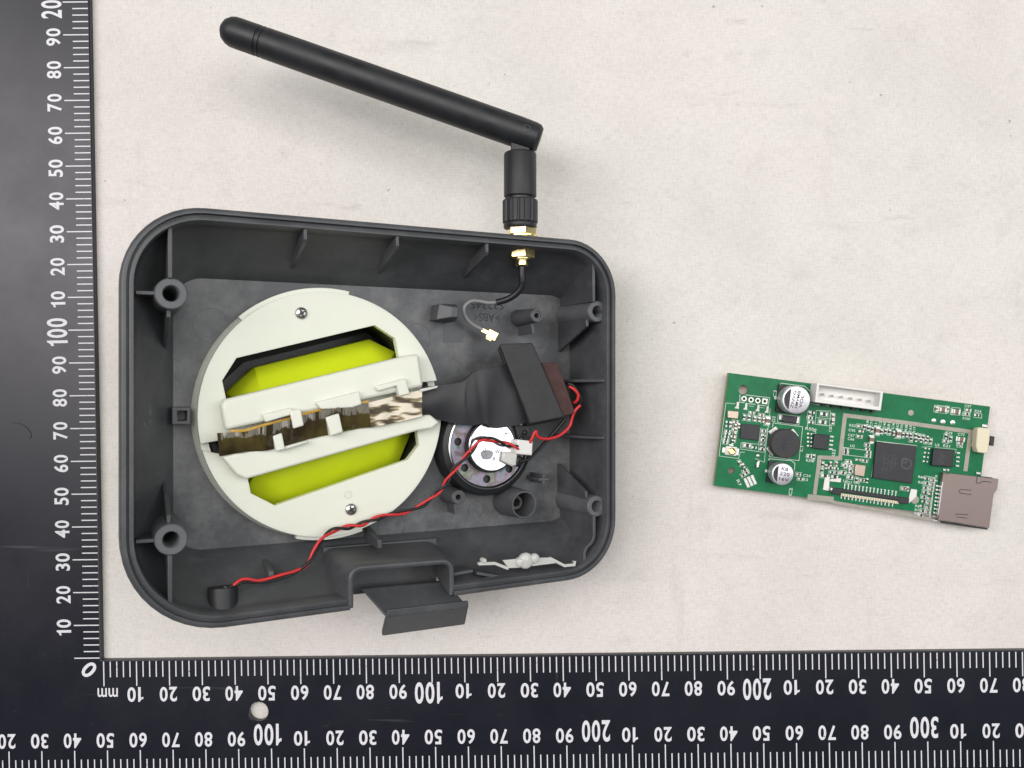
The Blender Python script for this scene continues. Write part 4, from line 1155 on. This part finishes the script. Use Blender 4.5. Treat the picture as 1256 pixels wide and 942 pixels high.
# -- passives: one mesh per kind, copied
def passive_mesh(nm, lx, ly, h, body):
    m_ = MB()
    m_.box((0, 0, h / 2 + .02), (lx * .56, ly, h), 0, 0)
    for s_ in (-1, 1):
        m_.box((s_ * lx * .39, 0, h / 2 + .03), (lx * .22, ly * 1.02, h * 1.04), 0, 1)
        m_.box((s_ * lx * .56, 0, .06), (lx * .16, ly * 1.1, .1), 0, 1)
    me = make_mesh(nm, m_, Vector(), 0); me.materials.append(M[body]); me.materials.append(M['tin'])
    return me
PM = {'r': passive_mesh('resistor', 1.15, .62, .38, 'resblack'), 'c': passive_mesh('capacitor', 1.15, .66, .62, 'capbrown'),
      'C': passive_mesh('capacitor', 2.0, 1.25, .95, 'capbrown'), 'R': passive_mesh('resistor', 1.7, .9, .5, 'resblack')}
def put(kind, p, rot=0.0):
    o = bpy.data.objects.new('capacitor' if kind in 'cC' else 'resistor', PM[kind])
    COL.objects.link(o); o.parent = cb_.root
    c = B(*p); o.location = (Vector((c.x, c.y, .0)) - cb_.base) * MM; o.rotation_euler = (0, 0, rot)
V = R90
spots = []
for x, y in [(440, 300), (505, 320), (560, 335), (700, 370), (765, 365), (825, 375), (1035, 420), (1150, 430), (1225, 430)]: spots.append(('r', q5(x, y), V))
spots += [('C', q5(632, 355), V), ('C', q5(955, 400), V), ('c', q5(1090, 420), V), ('c', q5(890, 395), V)]
for x, y in [(1280, 450), (1345, 460), (1410, 470)]: spots.append(('r', q5(x, y), V))
for i in range(5): spots.append(('r', q7(25 + i * 62, 610 + i * 8), V))
spots += [('c', q5(370, 285), 0), ('c', q5(390, 365), 0), ('c', q5(365, 440), 0), ('C', q5(540, 490), V), ('r', q5(490, 575), 0), ('r', q5(490, 635), 0), ('r', q5(505, 690), 0), ('r', q5(500, 745), 0),
          ('r', q5(150, 650), 0), ('r', q5(150, 690), 0), ('c', q5(340, 800), 0), ('r', q5(445, 815), 0), ('r', q5(210, 835), 0), ('r', q5(145, 890), 0), ('c', q5(235, 900), 0)]
spots += [('R', q3(820, 600), 0), ('R', q3(800, 725), 0), ('r', q3(640, 580), 0), ('r', q3(610, 660), 0), ('r', q3(620, 730), 0), ('c', q3(960, 640), V), ('c', q3(955, 720), V), ('r', q3(600, 600), V)]
spots += [('r', q4(600, 372), 0), ('r', q4(660, 380), V), ('c', q4(430, 650), 0), ('r', q4(460, 720), 0)]
spots += [('r', q4(800, 500), V), ('c', q4(850, 530), V), ('c', q4(920, 490), V), ('c', q4(1010, 490), V), ('r', q4(920, 550), 0), ('r', q4(1010, 560), 0), ('r', q4(790, 590), V), ('r', q4(945, 620), 0), ('r', q4(1010, 625), 0),
          ('R', q4(835, 670), 0), ('R', q4(985, 690), 0), ('r', q4(1110, 630), 0), ('r', q4(1150, 515), V), ('r', q4(1240, 520), V), ('r', q4(1230, 600), 0), ('r', q4(1220, 700), 0), ('r', q4(1200, 455), 0), ('r', q4(1155, 285), 0), ('r', q4(1150, 320), 0)]
spots += [('r', q6(285, 120), 0), ('r', q6(350, 105), V), ('r', q6(360, 165), 0), ('r', q6(300, 45), 0), ('r', q6(480, 200), 0), ('r', q6(420, 200), V), ('r', q6(530, 205), V), ('c', q6(905, 285), 0), ('c', q6(945, 290), V)]
for i in range(9): spots.append(('r', (1136.5 - i * 0.9 + (i % 2) * 1.0, 587 + i * 5.6), 0))
for i in range(8): spots.append(('c', (1143.5 - i * 0.95, 589 + i * 5.6), 0))
spots += [('C', q7(420, 235), 0), ('c', q7(345, 225), V), ('c', q7(490, 230), V), ('C', q7(595, 260), 0), ('c', q7(755, 240), 0), ('r', q7(740, 290), 0), ('r', q7(865, 305), 0)]
spots += [('r', q7(470, 580), V), ('r', q7(470, 640), 0), ('r', q7(530, 610), V), ('C', q7(655, 615), 0), ('c', q7(650, 668), 0)]
spots += [('c', q1(655, 705), 0), ('c', q1(800, 745), 0), ('r', q1(535, 775), V), ('r', q1(610, 785), V), ('c', q1(695, 800), V), ('c', q1(765, 810), V), ('c', q1(830, 820), V), ('C', q1(895, 830), V), ('r', q1(290, 850), 0), ('r', q1(285, 915), 0), ('c', q1(400, 850), 0), ('c', q1(400, 915), V)]
for i in range(5): spots.append(('r', q2(285 - i * 10, 45 + i * 44), 0))
for i in range(3): spots.append(('c', q2(400 - i * 10, 30 + i * 70), V))
for i in range(5): spots.append(('r', q2(838 - i * 7, 45 + i * 70), 0))
spots += [('R', q2(580, 268), 0), ('r', q2(690, 300), 0), ('r', q2(355, 215), V)]
spots += [('c', q2(470, 540), -.95), ('c', q2(525, 580), -.95), ('r', q2(545, 650), .6), ('r', q2(570, 690), .6), ('r', q2(520, 725), .6)]
spots += [('r', z7(395, 500 + 0), V), ('r', z7(385, 560), V), ('c', z7(190, 420), V), ('c', z7(240, 430), V), ('r', z7(215, 455), 0), ('r', z7(205, 500), 0)]
for k, p, r in spots:
    put(k, p, r + random.uniform(-.03, .03))
    if random.random() < .72:
        c = B(*p); lx, ly = {'r': (1.0, .55), 'c': (1.0, .6), 'C': (1.5, .95), 'R': (1.35, .75)}[k]
        ca, sa = math.cos(r), math.sin(r)
        cs = [(c.x + x * ca - y * sa, c.y + x * sa + y * ca) for x, y in ((-lx, -ly), (lx, -ly), (lx, ly), (-lx, ly))]
        drop = random.randrange(5)
        for i in range(4):
            if i != drop: silk_mb.wall([cs[i], cs[(i + 1) % 4]], .11, 0.0, .03 + random.random() * .012)
cb_.part('silkscreen', silk_mb, 'silk', smooth=0)

# -- big parts
def chip(name, corners, h, m_='chip', bevel=.12, z0=.05, parent=None):
    mb = MB(); mb.prism([b2(p, h) for p in corners], z0, h); return cb_.part(name, mb, m_, bevel=bevel, parent=parent)
main = chip('processor_chip', [z8(225, 356), z8(470, 382), z8(440, 610), z8(201, 576)], 1.1)
def mark(par, st, p, h, rot, w, z, m_='chipmark'):
    c = B(p[0], p[1], z); cb_.text('chip_lettering', st, (c.x, c.y, z + .02), rot, h, m_, width=w, parent=par)
def faint_rows(par, rows, z):                # laser marking too faint to read: broken rows of short strokes
    rr = random.Random(11); mb = MB()
    for p, ln_ in rows:
        c = B(p[0], p[1], z); y = -ln_ / 2
        while y < ln_ / 2:
            w_ = rr.uniform(.25, .5)
            for k in range(2):
                mb.box((c.x + rr.uniform(-.28, .28), c.y + y + w_ / 2, z + .012), (rr.uniform(.12, .5), w_ * rr.uniform(.3, .8), .016 + .004 * k))
            y += w_ + .18
    cb_.part('chip_marking', mb, 'chipmark', parent=par, smooth=0)
faint_rows(main, [(z8(268 + i * 23, 490 - i * 3), w) for i, w in enumerate((5.4, 4.6, 5.0, 3.8))], 1.1)
mb = MB(); cc = B(*z8(405, 490), 1.1)
mb.plate(circle((cc.x, cc.y), 1.7, 28), [circle((cc.x, cc.y), 1.3, 24)], 1.1, 1.13); mb.plate(circle((cc.x - .7, cc.y + .9), .9, 20), [circle((cc.x - .7, cc.y + .9), .55, 16)], 1.1, 1.125)
cb_.part('chip_emblem', mb, 'chipmark', parent=main, smooth=0)
chip('radio_chip', [z7(258, 418), z7(378, 426), z7(371, 526), z7(249, 512)], .8)
def soic(nm, corners, left, right, h=1.5):
    c_ = chip(nm, corners, h, bevel=.2, z0=.15)
    for side, pts in ((-1, left), (1, right)):
        for p in pts:
            b_ = B(*p)
            mb = MB(); prof = [(-.85, .0), (-.85, .14), (-.3, .16), (.05, .75), (.45, .75), (.45, .6), (.12, .6), (-.2, .0)]
            s_ = -side
            mb.loft([[(b_.x + x * s_, b_.y - .22, z + .02) for x, z in prof], [(b_.x + x * s_, b_.y + .22, z + .02) for x, z in prof]])
            cb_.part('lead', mb, 'tin', parent=c_)
    return c_
soic('driver_chip', [z7(728, 482), z7(820, 490), z7(808, 586), z7(714, 574)], [z7(697, 482 + 26 * i) for i in range(4)][:4], [z7(832 - i * 2.5, 499 + 26.5 * i) for i in range(4)])
fl_ = soic('flash_chip', [z8(572, 397), z8(696, 407), z8(686, 512), z8(558, 500)], [z8(532 - i * 4, 397 + 26 * i) for i in range(4)], [z8(713 - i * 2, 423 + 26 * i) for i in range(4)])
faint_rows(fl_, [(z8(610, 465), 3.2), (z8(632, 465), 2.6)], 1.5)
dio = chip('diode', [q3(200, 612), q3(425, 640), q3(400, 752), q3(180, 720)], 1.6, bevel=.2)
for a in ([q3(140, 610), q3(200, 615), q3(190, 700), q3(130, 690)], [q3(405, 640), q3(450, 645), q3(435, 750), q3(395, 745)]): chip('diode_end', a, .5, 'tin', .1, parent=dio)
# electrolytic cans
def can(centre_px, rad_px, h, base_c, base_half, txt, trot):
    ct_ = B(centre_px[0], centre_px[1], h); r = rad_px * (CAMZ - BTOP - h) / FPX
    k = base_half
    mb = MB(); mb.prism([(ct_.x + x, ct_.y + y) for x, y in ((-k, -k), (k - .9, -k), (k, -k + .9), (k, k - .9), (k - .9, k), (-k, k))], .03, 1.1)
    base = cb_.part('can_base', mb, 'black', bevel=.12)
    mb = MB(); mb.lathe([(r * .97, .9), (r, 1.5), (r * .94, 1.9), (r, 2.3), (r, h - .5), (r * .96, h - .12), (r * .88, h), (0, h)], (ct_.x, ct_.y, 0), n=48, closed_ends=False)
    o = cb_.part('capacitor_can', mb, 'can', smooth=40)
    a = 2.15
    seg_ = circle((ct_.x, ct_.y), r * .87, 18, PI - 1.02, PI + 1.02)
    mb = MB(); mb.prism(seg_, h - .02, h + .02); cb_.part('polarity_mark', mb, 'chip', parent=o, smooth=0)
    for st, du, dv, hh, w in txt:
        cb_.text('can_lettering', st, (ct_.x + du * r, ct_.y + dv * r, h + .03), trot, hh, 'canmark', bold=.01, width=w, parent=o)
    for s_ in (-1, 1):
        mb = MB(); mb.box((ct_.x + s_ * (k + .1), ct_.y, .15), (1.1, .9, .25)); cb_.part('solder_tab', mb, 'tin', parent=base)
can(q3(400, 385), 17.4, 6.2, None, 4.15, [('ZNVG', -.12, 0, .85, 5.2), ('3MVMB', .18, .02, .85, 5.4), ('VOL', .48, -.06, .95, 3.9)], R90 - .08)
can(q4(192, 648), 13.6, 5.4, None, 3.25, [('KB', .12, .34, .95, 2.0), ('220', .15, -.12, 1.0, 2.9), ('16V', .15, -.60, 1.0, 2.9)], -.05)
# inductor
ic = B(*z7(542, 545), 4.0); ir = 18.0 * (CAMZ - BTOP - 4) / FPX
mb = MB(); mb.lathe([(ir * .95, .3), (ir * .98, 1.0), (ir * .86, 1.3), (ir * .86, 2.6), (ir, 3.0), (ir, 3.8), (ir * .95, 4.0), (0, 4.0)], (ic.x, ic.y, 0), n=48, closed_ends=False)
ind = cb_.part('inductor', mb, 'ferrite', smooth=40)
for a in (.78, 2.36, 3.93, 5.5):
    mb = MB(); mb.box((ic.x + ir * 1.0 * math.cos(a), ic.y + ir * .98 * math.sin(a) + .2, .5), (3.0, 1.7, .9), a + PI / 2); cb_.part('solder_foot', mb, 'tin', parent=ind, bevel=.2)
cb_.text('part_lettering', '470', (ic.x + .5, ic.y + .0, 4.03), R90, 1.5, 'inkblue', bold=.012, width=3.9, parent=ind)
# crystals
for cs in ([z7(172, 331), z7(243, 338), z7(238, 388), z7(168, 380)], [z8(97, 492), z8(160, 500), z8(151, 570), z8(88, 560)]):
    x_ = chip('crystal', cs, .9, 'xtal', .18)
# coax socket
c = B(*z7(192, 592)); base = chip('coax_socket_base', [z7(160, 560), z7(232, 568), z7(226, 625), z7(152, 615)], .45, 'white2', .1)
for pts in ([z7(138, 568), z7(162, 570), z7(156, 606), z7(133, 602)], [z7(228, 575), z7(246, 578), z7(240, 622), z7(222, 618)], [z7(180, 548), z7(208, 551), z7(207, 562), z7(180, 560)]): chip('coax_pad', pts, .2, 'tin', .05, parent=base)
mb = MB(); mb.lathe([(1.1, .4), (1.1, 1.3), (.92, 1.4), (.78, 1.3), (.75, .5), (.3, .5), (.25, 1.1), (0, 1.1)], (c.x, c.y, 0), n=24, closed_ends=False); cb_.part('coax_socket', mb, 'brass', smooth=40)
# plated holes
for i, (x, y) in enumerate(((535, 490), (643, 507), (748, 520), (855, 530))):
    c = b2(q1(x, y)); o_ = circle(c, .82, 24) if i < 3 else [(c[0] + a, c[1] + b_) for a, b_ in ((-.8, -.8), (.8, -.8), (.8, .8), (-.8, .8))]
    mb = MB(); mb.plate(o_, [circle(c, .46, 16)], .0, .06); cb_.part('plated_hole', mb, 'tin', smooth=0)
for x, y, w in ((435, 590, 1.0), (565, 608, .9), (752, 632, .9), (893, 655, .9)):
    c = B(*q1(x, y)); mb = MB(); mb.box((c.x, c.y, .14), (w * .75, 2.0, .22)); mb.box((c.x - .1, c.y - .8, .12), (w * 1.25, .55, .2)); cb_.part('solder_joint', mb, 'white2', bevel=.08)
for p, r in ((z8(432, 180), .85), (z8(572, 228), .68), (z8(627, 236), .75), (z8(686, 240), .75), (q6(1022, 402), 1.25), (q2(752, 428), .5)):
    c = B(*p); mb = MB(); mb.lathe([(r, .0), (r, .07), (r * .6, .16 if r < .8 else .08), (0, .2 if r < .8 else .08)], (c.x, c.y, 0), n=24, closed_ends=False); cb_.part('test_pad', mb, 'copper' if r > .8 else 'tin', smooth=50)
c = B(*q2(740, 555)); mb = MB(); mb.box((c.x, c.y, .5), (1.0, 2.4, .9), -.15); cb_.part('link_wire', mb, 'steel', bevel=.25)
c = B(*q2(628, 820)); pd = None
for k in (-1, 0, 1):
    mb = MB(); mb.box((c.x + k * 1.15 * math.cos(.55), c.y + k * 1.15 * math.sin(.55), .1), (.85, 3.0, .16), .55); cb_.part('solder_pad', mb, 'tin')
# white pin header
hp_ = [b2((1002.3, 469.6), 5.8), b2((1083.5, 480), 5.8), b2((1080.2, 504.2), 5.8), b2((999.8, 493.2), 5.8)]
ctr = Vector((sum(p[0] for p in hp_) / 4, sum(p[1] for p in hp_) / 4))
hx, hy = (hp_[1][0] - hp_[0][0]) / 2, (hp_[0][1] - hp_[3][1]) / 2
mb = MB(); rect = lambda a, b_, dy=0: [(ctr.x - a, ctr.y - b_ + dy), (ctr.x + a, ctr.y - b_ + dy), (ctr.x + a, ctr.y + b_ + dy), (ctr.x - a, ctr.y + b_ + dy)]
mb.plate(rect(hx, hy), [rect(hx - .75, hy - .8, .25)], 1.6, 5.8)
hdr = cb_.part('header_housing', mb, 'white2', bevel=.15)
mb = MB(); mb.prism(rect(hx - .02, hy - .02), .3, 1.6); cb_.part('header_floor', mb, 'white2', parent=hdr)
for i in range(6):
    p = B(1010.9 + i * 11.45, 483.9 + i * 1.62, 4.2)
    mb = MB(); mb.loft([[(p.x + a * .32, p.y + b_ * .32, z) for a, b_ in ((-1, -1), (1, -1), (1, 1), (-1, 1))] for z in (1.5, 3.9)] + [[(p.x + a * .15, p.y + b_ * .15, 4.3) for a, b_ in ((-1, -1), (1, -1), (1, 1), (-1, 1))]])
    cb_.part('pin', mb, 'tin', parent=hdr)
    mb = MB(); p2 = B(1006.5 + i * 12.2, 496 + i * 1.6, .2); mb.box((p2.x + .6, ctr.y - hy - .35, .6), (1.15, .8, 1.1)); cb_.part('header_gap', mb, 'resblack', parent=hdr)
# card slot
sdp = [q8(440, 152), q8(1152, 236), q8(1130, 375), q8(1088, 430), q8(1030, 866), q8(372, 762)]
HS = 1.9
mb = MB(); mb.prism([b2(p, HS) for p in sdp], .1, HS)
sd = cb_.part('card_slot_shell', mb, 'sd', bevel=.12)
def groove(pts, w=.22):
    mb = MB()
    for a, b_ in zip(pts[:-1], pts[1:]): mb.wall([b2(a, HS), b2(b_, HS)], w, HS - .01, HS + .015 + random.random() * .004)
    cb_.part('stamped_slot', mb, 'resblack', parent=sd, smooth=0)
groove([q8(1070, 222), q8(875, 200), q8(860, 285), q8(905, 290), q8(950, 265), q8(1055, 278)], .24)
groove([q8(800, 380), q8(660, 370), q8(637, 398), q8(670, 420), q8(800, 436)])
groove([q8(760, 695), q8(600, 684), q8(600, 705)]); groove([q8(610, 722), q8(745, 740)])
groove([q8(440, 172), q8(510, 168), q8(520, 155)], .18)
mb = MB(); mb.wall([b2(q8(430, 275), HS), b2(q8(385, 610), HS), b2(q8(370, 700), HS)], .32, .6, HS + .03); cb_.part('shell_lip', mb, 'tin', parent=sd)
mb = MB(); mb.wall([b2(q8(400, 785)), b2(q8(990, 872))], .5, .05, .9); cb_.part('slot_frame', mb, 'black', parent=sd)
for x, y in ((480, 118), (880, 160), (940, 862), (455, 118)):
    c = B(*q8(x, y)); mb = MB(); mb.box((c.x, c.y, .3), (1.3, .7, .5)); cb_.part('mounting_tab', mb, 'tin', parent=sd, bevel=.1)
for i in range(10):
    t = i / 9; p = q8(372 - 44 * t, 326 + 440 * t); c = B(*p)
    mb = MB(); mb.box((c.x, c.y, .2), (1.5, .62, .35)); cb_.part('card_contact', mb, 'tin', parent=sd, bevel=.08)
# flat cable socket
mb = MB(); HF = 1.3
mb.prism([b2(p, HF) for p in (q6(175, 275), q6(960, 385), q6(955, 445), q6(860, 438), q6(850, 410), q6(265, 320), q6(262, 355), q6(172, 340))], .1, HF)
fp = cb_.part('flat_cable_socket', mb, 'chip', bevel=.12)
mb = MB(); mb.prism([b2(p, .9) for p in (q6(266, 336), q6(856, 418), q6(855, 446), q6(264, 362))], .1, .9); cb_.part('contact_strip', mb, 'cream', parent=fp)
for i in range(24):
    t = (i + .5) / 24; a, b_ = q6(268 + 585 * t, 343 + 84 * t), q6(266 + 585 * t, 358 + 84 * t)
    mb = MB(); mb.wall([b2(a, .9), b2(b_, .9)], .16, .9, .93); cb_.part('contact_slit', mb, 'resblack', parent=fp, smooth=0)
for i in range(15):
    t = i / 14; c = B(*q6(298 + 525 * t, 268 + 75 * t)); mb = MB(); mb.box((c.x, c.y, .12), (.32, 1.5, .2)); mb.box((c.x, c.y + .8, .1), (.55, .3, .16)); cb_.part('lead', mb, 'tin', parent=fp)
    c = B(*q6(265 + 525 * t, 372 + 84 * t)); mb = MB(); mb.box((c.x, c.y, .12), (.35, 1.0, .18)); cb_.part('lead', mb, 'tin', parent=fp)
for pts in ((q6(100, 170), q6(152, 165), q6(140, 310), q6(78, 300)), (q6(985, 290), q6(1048, 300), q6(1040, 370), q6(962, 440), q6(965, 370))):
    chip('anchor_pad', pts, .35, 'white2', .1, parent=fp)
chip('anchor_pad', [q6(155, 190), q6(268, 180), q6(262, 225), q6(150, 212)], .3, 'white2', .1, parent=fp)
c = B(*q6(165, 292)); mb = MB(); mb.lathe([(1.0, 0.05), (.9, .8), (.5, 1.2), (0, 1.25)], (c.x, c.y, 0), n=18, closed_ends=False); cb_.part('solder_blob', mb, 'tin', parent=fp, smooth=70)
# side push button
bn = chip('push_button', [q7(880, 478), q7(905, 462), q7(1045, 478), q7(1038, 620), q7(1010, 800), q7(880, 785), q7(862, 700)], 3.0, 'cream', .3)
mb = MB(); mb.box((B(*q7(1045, 635), 1.6).x + .2, B(*q7(1045, 635), 1.6).y, 1.6), (1.2, 2.9, 1.4)); cb_.part('plunger', mb, 'resblack', parent=bn, bevel=.15)
for x, y in ((870, 505), (828, 692), (965, 442), (845, 750)):
    c = B(*q7(x, y)); mb = MB(); mb.box((c.x, c.y, .2), (1.6, .9, .35)); cb_.part('solder_tab', mb, 'tin', parent=bn, bevel=.1)
